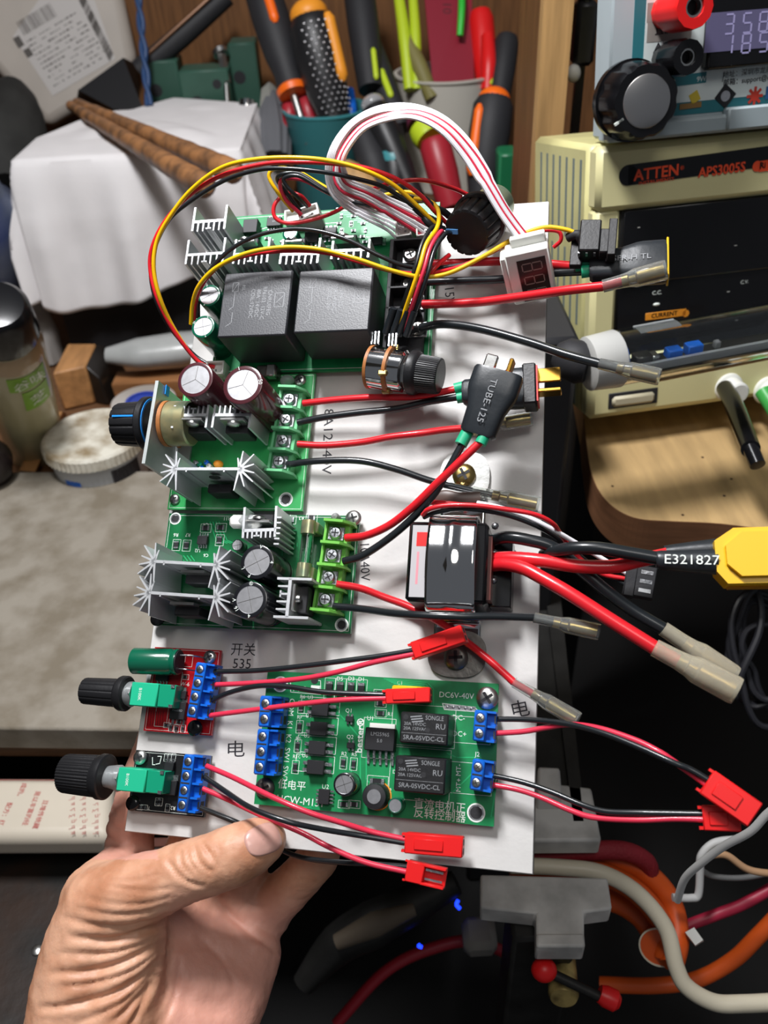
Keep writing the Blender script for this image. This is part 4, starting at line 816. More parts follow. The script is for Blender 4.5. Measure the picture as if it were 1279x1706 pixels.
def term_green(par, p_list, h, label=None, z0=4., wd=9., m=TGREEN):
    """green barrier strip with tall dividers between open screw bays"""
    P = [vec(p) for p in p_list]; n = len(P); a, z = P[0], P[-1]; d = (z-a).normalized(); pit = (z-a).length/(n-1)
    ang = math.atan2(d.y, d.x); mid = (a+z)/2; L = pit*n
    M = Matrix.Translation((mid.x, mid.y, 0)) @ Matrix.Rotation(ang+pi/2, 4, 'Z')
    hs = h-4.2
    b = MB(m); b.box((0,0,0), (wd, L+.8, hs-z0-.3), M=M @ Matrix.Translation((0, 0, (hs-.3+z0)/2)), bev=.2)
    b.box((0,0,0), (1., L+.8, hs-z0+1.5), M=M @ Matrix.Translation((-wd/2+.5, 0, (hs+1.5+z0)/2)))
    for k in range(n+1):
        y = -L/2+k*L/n
        V = [(-wd/2, z0), (wd/2+1.6, z0), (wd/2+1.6, hs), (wd/2-1.6, h), (-wd/2, h)]
        Q = M @ Matrix.Translation((0, y+.5, 0)) @ Matrix.Rotation(pi/2, 4, 'X')
        b.prism(V, 0, 1.0, Q)
    o = b.obj('terminal_block', par, label=label)
    for k in range(n):
        c = M @ Vector((0, -L/2+(k+.5)*L/n, hs-.3)); s = MB(SOLDER)
        s.box(c+Vector((0,0,.4)), (6.2, pit*.62, .8), rz=ang+pi/2, bev=.2)
        s.lathe(c+Vector((0,0,.8)), (0,0,1), [(0, 2.45), (.9, 2.45), (1.5, 1.9), (1.6, .01)], 24, caps=False)
        s.mt(BLKM)
        for q in (0, pi/2): s.box(c+Vector((0,0,2.35)), (2.9, .5, .2), rz=q+.5*k)
        so = s.obj('screw', par, label='nickel-plated terminal screw on its clamp plate'); so.parent = o
    return o
def hole(par, p, r=2.0, name='mounting_hole', m=SILK):
    b = MB(m); p = vec(p); b.ring(p+Vector((0,0,.02)), r+.7, r+.2, .08); b.mt(SOLDER).ring(p+Vector((0,0,.01)), r+.2, r*.86, .05); b.mt(BLKM).disc(p+Vector((0,0,.0)), r*.86, .05)  # dark disc stands in for the shaded board seen through the hole
    return b.obj(name, par)
def pot(par, p0, ax, bw, bl, r_sh, name='potentiometer_body'): pass
def knob(par, p0, ax, L, r0, r1, nf=18, depth=.06, flange=None, m=BLK, name='knob', label=None, cap_m=None, skirt=None, seg=144):
    """knob from its skirt at p0 outward along ax, fluted on the side"""
    b = MB(m); ax = vec(ax).normalized(); p0 = vec(p0)
    fl = lambda a, j: 1-depth*(max(0, cos(a*nf))**(.6 if nf > 30 else 5) if cos(a*nf) > 0 else 0)
    st = 0
    if flange:
        b.lathe(p0, ax, [(0, flange*.93), (.5, flange), (2.6, flange), (3.4, flange*.94), (4.0, r0)], 48); st = 2.6
    b.lathe(p0+ax*st, ax, [(0, r0), (L*.4, (r0+r1)/2*1.01), (L-.9, r1), (L-.25, r1*.97), (L, r1*.9)], seg, mod=lambda a, j: fl(a, j) if j < 4 else .97)
    b.lathe(p0+ax*(st+L-.1), ax, [(0, r1*.86), (.12, r1*.86)], 40)
    o = b.obj(name, par, label=label)
    return o
# ---- wires and their ends (points are (px, py, height above the board))
def wire(par, pts, m, r=1., name='wire', n=8, label=None, conv=True):
    b = MB(m); P = BL(pts) if conv else pts
    b.tube(P, r, 10, n); return b.obj(name, par, label=label)
def sleeve(par, p0, p1, r=2.6, m=CLEAR, rin=1.3, wirem=WIREK, milky=False):
    """insulating sleeve over a crimped female bullet terminal, from p0 (wire side) to p1 (mouth)"""
    p0, p1 = vec(p0), vec(p1); d = p1-p0; L = d.length; ax = d.normalized()
    b = MB(m); b.lathe(p0, ax, [(0, r*.66), (L*.28, r*.7), (L*.42, r*.8), (L*.52, r*1.0), (L*.96, r*1.03), (L, r*.98), (L, r*.86), (L*.95, r*.86), (L*.53, r*.84), (L*.4, r*.68), (L*.02, r*.58), (0, r*.66)], 22, caps=False, asp=.92)
    so = b.obj('sleeve', par, label=None)
    b = MB(BRASS)
    b.lathe(p0+ax*L*.3, ax, [(0, r*.56), (L*.1, r*.6), (L*.12, r*.34), (L*.22, r*.34), (L*.25, r*.7), (L*.6, r*.74), (L*.66, r*.72), (L*.66, r*.58), (L*.4, r*.5), (L*.4, .01)], 20, caps=False)
    b.obj('bullet_terminal', par, label='brass crimp bullet terminal inside the sleeve')
    b = MB(wirem); b.cyl(p0-ax*1.0, p0+ax*L*.3, rin*.85, seg=12); b.obj('wire_end', par)
    return so
def oriented(p0, p1, up=(0,0,1)):
    p0, p1 = vec(p0), vec(p1); x = (p1-p0).normalized(); z = vec(up); z = (z-x*z.dot(x)).normalized(); y = z.cross(x)
    return Matrix.Translation((p0+p1)/2) @ Matrix((x, y, z)).transposed().to_4x4(), (p1-p0).length
def jst(par, p0, p1, wd=5., ht=4.6, female=False, name='plug_housing', up=(0,0,1)):
    """two-way red plug from p0 (wire side) to p1 (mating end)"""
    M, L = oriented(p0, p1, up); b = MB(JSTR)
    if female:
        b.box((0,0,0), (L*.45, wd, ht), M=M @ Matrix.Translation((-L*.275, 0, 0)), bev=.3)
        for s in (-1, 1): b.box((0,0,0), (L*.6, .8, ht), M=M @ Matrix.Translation((L*.2, s*(wd/2-.4), 0)), bev=.15)
        b.box((0,0,0), (L*.6, wd, .8), M=M @ Matrix.Translation((L*.2, 0, -ht/2+.4)), bev=.15)
        for s in (-1, 1): b.box((0,0,0), (L*.28, .6, .6), M=M @ Matrix.Translation((-L*.42, s*wd*.46, ht*.3)))
        b.mt(SOLDER)
        for s in (-1, 1): b.box((0,0,0), (L*.45, .7, .7), M=M @ Matrix.Translation((L*.2, s*wd*.22, 0)))
    else:
        b.box((0,0,0), (L, wd, ht), M=M, bev=.35)
        b.box((0,0,0), (L*.5, wd*.55, .6), M=M @ Matrix.Translation((-L*.08, 0, ht/2+.25)), bev=.2)
        for s in (-1, 1): b.box((0,0,0), (1.4, .8, ht*.5), M=M @ Matrix.Translation((-L/2-.5, s*(wd/2-.6), .3)))
        b.mt(BLKM)
        for s in (-1, 1): b.box((0,0,0), (.1, wd*.28, ht*.45), M=M @ Matrix.Translation((L/2+.02, s*wd*.22, 0)))
    return b.obj(name, par)
def cable(name, label, cat, at, group=None): return thing(name, label, cat, BD, at, group)

# ================================================================== the hand-held board
bd = MB(WHITEB); bd.bb(0, 150, 0, 257.2, -4.6, 0, bev=.3)
bd.mt(BOARDEDGE).bb(-.05, 150.05, -.05, 257.25, -4.4, -.4)
board = thing('mounting_board', 'white laminated board held up in the hand, carrying all the circuit boards', 'board', BD, (75, 0, 0))
bd.obj('panel', board)
def inkwrite(t, px, py, size, rz, sx=1.):
    b = MB(INK); b.text(t, B(px, py, .03), size, rz=rz, sx=sx, ext=.01); return b.obj('handwriting', board, label='pen writing '+t)
inkwrite('8A12~40V', 545, 735, 5.6, -pi/2+.05, 1.15)
inkwrite('10A40V', 607, 935, 5.2, -pi/2+.1, .9)
inkwrite('15V', 748, 492, 5.5, -pi/2+.1)
inkwrite('电', 866, 1183, 6.4, .25, 1.1)
inkwrite('电', 392, 1250, 6.4, .1, 1.25)
inkwrite('开关\n535', 404, 1095, 5.2, .02)

# ------------------------------------------------------------------ top motor driver with two big relays
T = thing('relay_driver_module', 'large green circuit board at the top with two big black relays and four comb heatsinks', 'circuit board', BD, (60, 218, 0))
Z = 4.
p = MB(GREEN); p.bb(12.5, 105.5, 182.3, 257.6, 2.4, Z)
p.mt(SILK); p.rect(13.5, 104.5, 183.3, 256.6, Z, .2)
for a in ((398,395,470,370), (470,372,520,372), (560,350,690,350), (560,395,620,395)):
    q0 = B(a[0], a[1], Z); q1 = B(a[2], a[3], Z); p.line([q0, q1], .25, Z)
p.rect(*[B(535,395,Z).x, B(560,395,Z).x], *[B(545,410,Z).y, B(545,372,Z).y], Z)
p.rect(B(397,0,Z).x, B(440,0,Z).x, B(410,402,Z).y, B(410,372,Z).y, Z)
p.mt(TRACE)
for k in range(7): p.line([B(560+k*6, 352+k*3, Z), B(600+k*10, 352+k*3, Z), B(612+k*10, 362+k*4, Z)], .4, Z)
p.obj('circuit_board', T)
for (x0, y0, x1, y1, lab) in ((375,455,475,558,0), (499,451,614,550,1)):
    H = 28.; A_ = B(x0, y0, H); C_ = B(x1, y1, H)
    b = MB(RELAY); b.bb(A_.x, C_.x if lab else C_.x+.3, C_.y, A_.y, Z, H, bev=.6)
    cx, cy = (A_.x+C_.x)/2, (A_.y+C_.y)/2
    o = b.obj('relay', T)
    t = MB(SILKG); t.cur = 0
    lines = (('CNRUIFEG', 8.), ('RF6103  12V-C', 5.6), ('80A  14VDC', 3.2), ('COIL:12VDC', .8)) if not lab else (('NR6103', 5.), ('80A 14VDC', 2.5), ('COIL:12V', .2))
    for s, dx in lines: t.text(s, (cx+dx-2, cy+(0 if not lab else 1), H+.02), 2.3, rz=-pi/2)
    t.rect(cx+8.2, cx+12, cy-2, cy+4, H+.01, .25); t.line([(cx+9, cy, H), (cx+11.4, cy+2.6, H)], .25, H)
    t.rect(cx-10, cx-7.6, cy+5.5, cy+9.5, H+.01, .2); t.line([(cx-10, cy+5.5, H), (cx-7.6, cy+9.5, H)], .2, H)
    t.line([(cx-8.8, cy+5.5, H), (cx-8.8, cy-1, H), (cx-10.5, cy-2.4, H)], .2, H); t.line([(cx-8.8, cy-3.6, H), (cx-8.8, cy-8, H), (cx-11, cy-9.5, H)], .2, H)
    t.text('85L', (cx-5.4, cy+7, H+.02), 1.8, rz=-pi/2)
    to = t.obj('lettering', T); to.parent = o; to['label'] = 'grey engraved relay rating text'
# heatsinks
def comb_px(par, xa, ya, xb, yb, h, **k):
    a = B(xa, ya, h); c = B(xb, yb, h); w = (c-a).length; ang = math.atan2(c.y-a.y, c.x-a.x)
    return comb(par, ((a.x+c.x)/2, (a.y+c.y)/2), w, 5., h, ang+k.pop('flip', 0), **k)
comb_px(T, 322, 370, 375, 366, 26, flip=pi, nf=5, wing=7, wingf=4.2, fl=4.6)
comb_px(T, 311, 425, 372, 421, 26, flip=pi, nf=5, wing=7, wingf=4.2, fl=4.6)
comb_px(T, 390, 424, 446, 421, 24, flip=pi, nf=5, wing=7, wingf=4.2, fl=4.6)
comb_px(T, 468, 424, 530, 422, 24, flip=pi, nf=5, wing=7, wingf=4.2, fl=4.6)
comb_px(T, 553, 418, 614, 415, 22, flip=pi, nf=4, wing=4.5, wingf=3.6)
for x, y in ((400,432), (478,432), (563,426)):
    c = B(x+10, y-22, 14); to220(T, (c.x, c.y), 5, 17, pi)
cap(T, B(348, 492, 24), Z, 24, 4.9, CAPG, top=.8, marks=(('80', 0.2), ('4', -1.9), ('7', 1.9)), mk=SILK, rz=.3)
cap(T, B(338, 544, 24), Z, 24, 5.0, CAPG, top=.8, marks=(('25', 2.7), ('7', -1.2), ('L', 1.2)), mk=SILK)
cap(T, B(483, 388, 14), Z, 14, 3.4, CAPG, top=.75)
soic(T, B(422, 385, Z+1), 6.5, 6.5, 0, 2, name='inductor', h=4, legs=.4)
soic(T, B(458, 372, Z+1), 6.5, 4.4, 0, 5, mark='8A')
soic(T, B(550, 390, Z+1), 6., 5, 0, 3); soic(T, B(628, 404, Z+1), 3.5, 5, pi/2, 8)
soic(T, B(520, 398, Z+1), 6., 5, 0, 3)
for i in range(4):
    for j in range(3):
        smd(T, B(565+j*20+(i % 2)*4, 349+i*12, Z), 1.9, 1.0, rz=pi/2 if (i+j) % 2 else 0, silk=(i+j) % 3 == 0)
for i, (x, y) in enumerate(((590,395), (604,395), (590,404), (608,404), (578,404), (700,400), (640,372), (445,398), (452,402))): smd(T, B(x, y, Z), 2., 1.1, silk=False)
# white sockets with the ribbon and pot plugs
def header(par, c, w, d, z0, z1, n, rz=0., name='socket'):
    b = MB(WHITEP); M = Matrix.Translation((c[0], c[1], 0)) @ Matrix.Rotation(rz, 4, 'Z')
    b.box((0,0,0), (w, d, z1-z0-2), M=M @ Matrix.Translation((0, 0, (z0+z1)/2-1)), bev=.2)
    for s in (-1, 1): b.box((0,0,0), (w, .8, z1-z0), M=M @ Matrix.Translation((0, s*(d/2-.4), (z0+z1)/2)), bev=.15)
    for s in (-1, 1): b.box((0,0,0), (.8, d, z1-z0), M=M @ Matrix.Translation((s*(w/2-.4), 0, (z0+z1)/2)), bev=.15)
    b.mt(SOLDER)
    for k in range(n): b.box((0,0,0), (.6, .8, .5), M=M @ Matrix.Translation((-w/2+w*(k+.5)/n, -.5, z1-1.8)))
    return b.obj(name, par, label='white pin socket')
header(T, B(672, 372, 12), 13, 6.5, Z, 13, 6, rz=pi/2+.1)
header(T, B(706, 378, 12), 9, 6.5, Z, 13, 4, rz=pi/2+.1)
header(T, B(513, 352, 14), 9, 6, Z, 14, 4, rz=.3)
header(T, B(488, 358, 9), 8, 6, Z, 9, 3, rz=.1)
# black barrier block on the right side
b = MB(BLKM); a = B(650, 400, 15); c = B(712, 592, 15); X0, X1, Y0, Y1 = a.x, a.x+13.5, c.y, a.y
b.bb(X0, X1+1, Y0, Y1, Z, 8, bev=.3); b.bb(X0, X0+1.6, Y0, Y1, Z, 15, bev=.2)
ys = [a.y, B(660,452,15).y, B(660,478,15).y, B(660,512,15).y, B(660,545,15).y, c.y]
for y in ys: b.bb(X0, X1, y-.5, y+.5, Z, 15, bev=.15)
blk = b.obj('terminal_block', T, label='black barrier terminal block')
for (x, y) in ((683,422), (680,470), (690,500), (695,545)):
    q = B(x, y, 11); s = MB(SOLDER); s.box((q.x, q.y, 8.6), (7, 6.4, 1), bev=.2); s.mt(STEEL if y < 430 else DKSTEEL).lathe((q.x, q.y, 9), (0,0,1), [(0, 3), (1.2, 3), (1.9, 2.2), (2., .01)], 24, caps=False)
    s.mt(BLKM)
    for k in (0, pi/2): s.box((q.x, q.y, 11), (3.4, .6, .2), rz=k+.4)
    so = s.obj('screw', T, label='terminal screw'); so.parent = blk
screw(T, B(699, 602, Z), 3.0, STEEL)

# ------------------------------------------------------------------ second module: speed controller with aluminium bracket
T = thing('motor_speed_controller', 'green circuit board with two maroon capacitors, aluminium bracket and blue-rimmed black knob', 'circuit board', BD, (30, 152, 0))
p = MB(GREEN2); p.bb(1.2, 58.5, 123.3, 181.2, 2.4, Z); p.mt(SILK); p.rect(2, 57.8, 124, 180.5, Z, .15); p.obj('circuit_board', T)
hole(T, B(476, 832, Z), 2.2); screw(T, B(500, 634, Z), 2.6); screw(T, B(292, 832, Z), 2.2)
# bracket: upright plate on the left
a = B(262, 634, 27); c = B(239, 772, 27)
b = MB(ALUD); b.hexa([(a.x-.8, a.y, Z), (a.x+.6, a.y, Z), (c.x+.6, c.y, Z), (c.x-.8, c.y, Z)], [(a.x-.8, a.y, 27), (a.x+.6, a.y, 27), (c.x+.6, c.y, 27), (c.x-.8, c.y, 27)])
b.bb(a.x-.8, a.x+7, c.y+1, a.y-1, Z, Z+1.3)
b.obj('bracket', T, label='upright aluminium bracket plate')
px_ = a.x*.5+c.x*.5; cy_ = B(252, 708, 16).y; hz = 17.
b = MB(PHENO); b.lathe((px_+1.5, cy_, hz), (1,0,0), [(0, 9.2), (1.6, 9.2)], 40); b.mt(ZINC).lathe((px_+3, cy_, hz), (1,0,0), [(0, 8.6), (.4, 9), (9, 9), (9.6, 8.4)], 40)
b.mt(STEEL).lathe((px_-6, cy_, hz), (1,0,0), [(0, 3.4), (6.5, 3.4)], 20); b.mt(PHENO).box((px_+2.2, cy_, 7), (1.4, 12, 7))
b.mt(SOLDER)
for k in (-1, 0, 1): b.box((px_+4, cy_+k*4, 5.5), (3, 1.2, 3))
b.obj('potentiometer', T, label='zinc plated potentiometer can')
kb = knob(T, (px_-4.5, cy_, hz), (-1,0,0), 12.5, 9.3, 8.6, nf=14, depth=.06, flange=11.0, label='black fluted knob with blue rim')
b = MB(mat('sky_blue_plastic', '#1c84d8', .35)); b.ring((px_-4.2, cy_, hz), 10.2, 9.3, .9, 48, ax=(-1,0,0)); b.box((px_-13, cy_+.0, hz+8.95), (9, .7, .7)); ro = b.obj('knob_rim', T, label='bright blue rim'); ro.parent = kb
b = MB(mat('sky_blue_plastic')); q = B(313, 647, 22); b.box((a.x+1., q.y, 20), (.4, 4, 3)); b.obj('blue_mark', T, label='blue mark on the bracket')
cap(T, B(325, 632, 33), Z, 33, 7.3, CAPM, top=.8, groove='y', rz=-.6)
cap(T, B(404, 641, 34), Z, 34, 7.9, CAPM, top=.78, groove='y', marks=(('50', .15), ('1', 1.9)), rz=-.8)
comb_px(T, 289, 692, 345, 691, 25, nf=6, wing=5.2, wingf=4.2, fl=3.8)
comb_px(T, 356, 691, 417, 691, 25, nf=6, wing=5.2, wingf=4.2, fl=3.8)
for x in (318, 387):
    c = B(x, 694, 25); to220(T, (c.x, c.y-.5), 7, 25.5, 0)
def star_px(par, xa, ya, xb, yb, h, z0=5., **k):
    a = B(xa, ya, h); c = B(xb, yb, h); w = (c-a).length; ang = math.atan2(c.y-a.y, c.x-a.x)
    return star(par, ((a.x+c.x)/2, (a.y+c.y)/2), w, z0, h, ang, **k)
star_px(T, 276, 781, 416, 781, 27)
c = B(345, 786, 27); b = MB(CHIP); b.box((c.x, c.y-2.6, 10), (10, 3.6, 9), bev=.4); b.mt(BLKM).lathe((c.x+1, c.y-.5, 22), (0,-1,0), [(0, 2.2), (.3, 2.2)], 24); b.obj('transistor', T)
b = MB(ORANGE2); c = B(362, 772, 8); b.ball((c.x, c.y, 7), 2, (1, .8, 1.1)); b.obj('disc_capacitor', T, label='small orange capacitor')
for i, (x, y, m_) in enumerate(((335,775,TEAL), (346,772,BLUE), (350,778,WHITEP), (328,772,SOLDER), (338,782,BLUE))):
    c = B(x, y, 7); b = MB(m_); b.lathe((c.x, c.y, 5), (0,0,1), [(0, .5), (.4, 1), (3.6, 1), (4, .5)], 14); b.mt(SOLDER).cyl((c.x, c.y, 4), (c.x, c.y, 10), .25, seg=8); b.obj('resistor', T)
def px_term(par, pts, h, **k): return term_green(par, [B(x, y, h-3) for x, y in pts], h, **k)
px_term(T, ((482,665), (476,698), (471,732), (465,769)), 14, label='green four-way screw terminal')
b = MB(DKSTEEL); q = B(443, 617, 10); b.box((q.x, q.y, 7), (9, 5, 6), bev=.6); b.mt(STEEL).box((q.x+2, q.y, 8.5), (4, 5.2, 4), bev=.5); b.mt(GLUE).ball((q.x+8, q.y-3, 6), 3, (1, .8, .8)); b.obj('regulator', T)
header(T, B(357, 612, 10), 8, 6, Z, 10, 3)
# ------------------------------------------------------------------ third module
T = thing('fused_speed_controller', 'green circuit board with glass fuse, two star heatsinks and two black capacitors', 'circuit board', BD, (42, 99, 0))
p = MB(GREEN3); p.bb(2.4, 81.8, 76.6, 121.6, 2.4, Z)
p.mt(TRACE)
for k in range(4): p.line([B(300+k*6, 926, Z), B(306+k*6, 934, Z)], .35, Z); p.line([B(350+k*5, 870, Z), B(360+k*6, 900, Z), B(372+k*6, 905, Z)], .35, Z)
for k in range(6): p.line([B(470+k*5, 905, Z), B(470+k*5, 925-k*3, Z)], .3, Z)
p.mt(SILK)
for t, x, y, s in (('R11',378,864,2.), ('C4',343,874,2.), ('R6',293,891,2.), ('R7',313,891,2.), ('U2',329,917,2.), ('C6',343,925,1.8), ('R3',502,863,2.), ('R2',480,860,2.), ('D1',530,1040,1.7), ('1',510,1035,1.5)):
    p.text(t, B(x, y, Z+.03), s, rz=pi)
p.rect(3.2, 81, 77.4, 120.8, Z, .15)
p.obj('circuit_board', T)
hole(T, B(292, 864, Z), 1.8); hole(T, B(569, 1041, Z), 1.9)
screw(T, B(589, 864, Z+1), 3.1, STEEL, rz=.3); screw(T, B(263, 1031, Z), 2.9, BLKG, name='nut', slot=False)
for x, y, rz_ in ((294,908,pi/2), (311,909,pi/2), (368,879,0), (366,900,pi/2), (519,863,0), (484,866,0), (343,880,0)): smd(T, B(x, y, Z), 3.0, 2.0, rz_)
soic(T, B(339, 901, Z+.8), 4.2, 3.4, 0, 4)
cap(T, B(395, 908, 9), Z, 9, 2.3, CAPB, top=.85)
cap(T, B(428, 936, 25), Z, 25, 6.4, CAPB, top=.76, marks=(('V', 1.4), ('4', .0), ('F', -2.0), ('L', -2.7)), rz=.3)
cap(T, B(416, 999, 26), Z, 26, 6.6, CAPB, top=.76, marks=(('®', 1.6), ('V', 3.2), ('16', -2.5), ('4', -1.5)), rz=.1)
star_px(T, 240, 934, 376, 942, 27); star_px(T, 232, 986, 376, 996, 27)
for x, y in ((318,947), (300,1000)):
    c = B(x, y, 20); b = MB(CHIP); b.box((c.x+2, c.y-3.5, 13), (10, 3.6, 9), bev=.4); b.mt(STEEL).box((c.x+2, c.y-1.5, 20), (9.5, 1, 5)); b.obj('transistor', T)
comb_px(T, 405, 884, 458, 882, 22, flip=pi, nf=6, wing=9, wingf=2.8, fl=3)
b = MB(ALU); q = B(459, 850, 22)
for k in range(6): b.bb(q.x+.6, q.x+2.6, q.y-3.-k*2., q.y-2.4-k*2., 5, 22)
b.obj('heatsink', T, label='side fins of the comb heatsink')
c = B(430, 872, 19); b = MB(WHITEP); b.box((c.x-6, c.y+1, 17), (12, 5, 4), bev=1.2); b.mt(GLUE).ball((c.x-5, c.y+1, 16), 4, (1.4, .8, .9)); b.obj('glue_blob', T, label='milky glue blob on the heatsink')
c = B(428, 874, 20); to220(T, (c.x, c.y+1), 8, 20, pi)
a_ = B(483, 964, 22); c_ = B(478, 1028, 22)
comb(T, ((a_.x+c_.x)/2, (a_.y+c_.y)/2), (a_-c_).length, 5, 22, pi/2, nf=4, wing=8, wingf=5, fl=4.4)
c = B(492, 996, 20); b = MB(CHIP); b.box((c.x+1.5, c.y, 12), (4, 10, 9), bev=.4); b.mt(STEEL).box((c.x-.4, c.y, 18), (1.2, 9.8, 7), bev=.3); b.lathe((c.x+.2, c.y, 18.5), (1,0,0), [(0, 1.6), (1.2, 1.3)], 18); b.obj('transistor', T)
# fuse
f0 = B(515, 868, 12); f1 = B(505, 962, 12)
b = MB(GLASS); d = (f1-f0); b.tube([f0+d*.2, f0+d*.8], 2.3, 24, 0); fo = b.obj('fuse', T, label='glass tube fuse in spring clips')
b = MB(ZINC); b.cyl(f0, f0+d*.24, 2.75); b.cyl(f0+d*.76, f1, 2.75)
for t in (.1, .9): q = f0+d*t; b.box((q.x, q.y, 7.5), (7, 4.2, 7), bev=.5)
b.mt(SOLDER).cyl(f0, f1, .12, seg=6)
eo = b.obj('fuse_clip', T); eo.parent = fo; eo['label'] = 'brassy end caps and clips'
px_term(T, ((559,888), (554,922), (548,961), (542,999)), 14, label='green four-way screw terminal', m=mat('terminal_leaf_green', '#6fb84c', .35))
b = MB(mat('red_led', '#c01818', .2, emit='#ff2010', es=.15)); q = B(557, 860, 8); b.lathe((q.x, q.y, 4), (0,0,1), [(0, 1.6), (3, 1.6), (4.2, 1.1), (4.7, .01)], 20, caps=False); b.obj('indicator', T, label='small red indicator lamp')
# ------------------------------------------------------------------ red module
def pot_side(T, body, kx0, kx1, h, hw, flange, r0, nf, fine=False, klabel=None):
    """teal box potentiometer lying on its side; body = (px0, py0, px1, py1) box on the picture, knob towards the left"""
    a = B(body[0], body[1], h); c = B(body[2], body[3], h); yc = (a.y+c.y)/2; wd = abs(a.y-c.y)
    z0 = Z+.2; mid = a.x*.5+c.x*.5
    b = MB(TEALL); b.bb(a.x, a.x+(c.x-a.x)*.62, c.y, a.y, z0, h, bev=.3); b.mt(TEAL).bb(a.x+(c.x-a.x)*.62, c.x, c.y+.1, a.y-.1, z0, h-.9, bev=.3)
    b.mt(SILK).text('B100K', (a.x+(c.x-a.x)*.22, yc, h+.03), wd*.2, rz=-pi/2); b.mt(SOLDER)
    for s in (-1, 1): b.box((c.x-1, yc+s*wd*.42, h-.7), (1.4, 1.2, .5))
    o = b.obj('potentiometer', T, label='teal box potentiometer')
    hz = (z0+h)/2+.6; kp = B(kx1, (body[1]+body[3])/2, hz); kq = B(kx0, (body[1]+body[3])/2, hz)
    b = MB(STEEL); b.lathe((a.x, yc, hz), (-1,0,0), [(0, 3.6), (a.x-kp.x, 3.4)], 20); b.lathe((a.x, yc, hz), (-1,0,0), [(0, 4.6), (1.2, 4.6)], 6)
    b.mt(GLUE).lathe((a.x, yc, hz), (-1,0,0), [(0, 4.2), (1.5, 4.8), (3, 4.4), (5, 4.0), (a.x-kp.x, 3.6)], 20, mod=lambda t, j: 1+.05*sin(3*t+j)); s = b.obj('bushing', T); s.parent = o; s['label'] = 'threaded bushing smeared with clear glue'
    k = knob(T, (kp.x+2, yc, hz), (-1,0,0), kp.x-kq.x, r0, r0*.93, nf=nf, depth=.05 if not fine else .035, flange=flange, seg=180, label=klabel)
    return o
T = thing('small_red_speed_controller', 'small red circuit board with teal potentiometer and long green capacitor', 'circuit board', BD, (17, 52, 0))
p = MB(REDPCB); p.bb(4.2, 31.6, 36.6, 68., 2.4, Z); p.mt(SILK)
for q in ((285,1175,300,1206), (262,1170,282,1210), (300,1090,322,1110)): p.rect(B(q[0],q[1],Z).x, B(q[2],q[1],Z).x, B(q[0],q[3],Z).y, B(q[0],q[1],Z).y, Z, .15)
p.text('W-6', B(308, 1140, Z+.03), 2, 0); p.text('47', B(297, 1195, Z+.03), 1.6, pi/2); p.line([B(286,1210,Z), B(300,1150,Z), B(304,1120,Z)], .2, Z); p.rect(4.9, 31, 37.2, 67.4, Z, .12)
p.mt(mat('dark_red_trace', '#7c0d16', .4))
for k in range(7): p.line([B(248+k*4, 1186, Z), B(246+k*4, 1208, Z)], .35, Z)
p.obj('circuit_board', T)
b = MB(CAPG); a_ = B(222, 1101, 11); c_ = B(298, 1103, 11)
b.lathe(a_, c_-a_, [(0, 4.2), (.5, 4.9), ((c_-a_).length-3, 4.9), ((c_-a_).length-2.4, 4.5), ((c_-a_).length-1.8, 4.5), ((c_-a_).length-1, 4.9), ((c_-a_).length, 4.7)], 32); b.mt(BLKM).lathe(c_, c_-a_, [(0, 4.2), (.3, 4.2)], 28)
b.mt(SOLDER).tube([c_+Vector((0,2.5,0)), c_+Vector((4,2.6,0)), c_+Vector((6.4,2.6,-2)), c_+Vector((6.6,2.6,-7))], .3, 6); b.tube([c_+Vector((0,-2.5,0)), c_+Vector((4,-2.6,0)), c_+Vector((5.4,-2.6,-7))], .3, 6)
b.obj('capacitor', T, label='long green electrolytic capacitor lying on its side')
pot_side(T, (220, 1136, 286, 1180), 142, 205, 12.5, 0, 6.6, 5.4, 12, klabel='black ribbed knob with a wide collar')
term_blue(T, [B(x, y, 13) for x, y in ((333,1115), (328,1137), (324,1161), (320,1184))], 13, 1)
screw(T, B(350, 1095, Z), 2.5); screw(T, B(325, 1213, Z+2), 2.9, BLKG, slot=False)
b = MB(CHIP); q = B(298, 1184, Z+1.); b.box((q.x, q.y, Z+1.3), (6.2, 6.4, 2.2), bev=.2); b.mt(SOLDER).box((q.x, q.y+4, Z+.5), (5.6, 2.6, .9)); b.box((q.x-2.2, q.y-4, Z+.3), (.9, 2.4, .4)); b.box((q.x+2.2, q.y-4, Z+.3), (.9, 2.4, .4)); b.mt(SILKG).text('P0603BD', (q.x, q.y, Z+2.42), 1.1); b.obj('chip', T)
soic(T, B(303, 1158, Z+1), 4.5, 3, 0, 2, name='diode')
soic(T, B(272, 1128, Z+.5), 5, 3, 0, 4)
for x, y, r_ in ((278,1208,0), (285,1212,pi/2), (294,1214,pi/2), (305,1214,pi/2), (309,1128,0), (305,1097,pi/2), (299,1203,0)): smd(T, B(x, y, Z), 1.8, 1.1, r_)
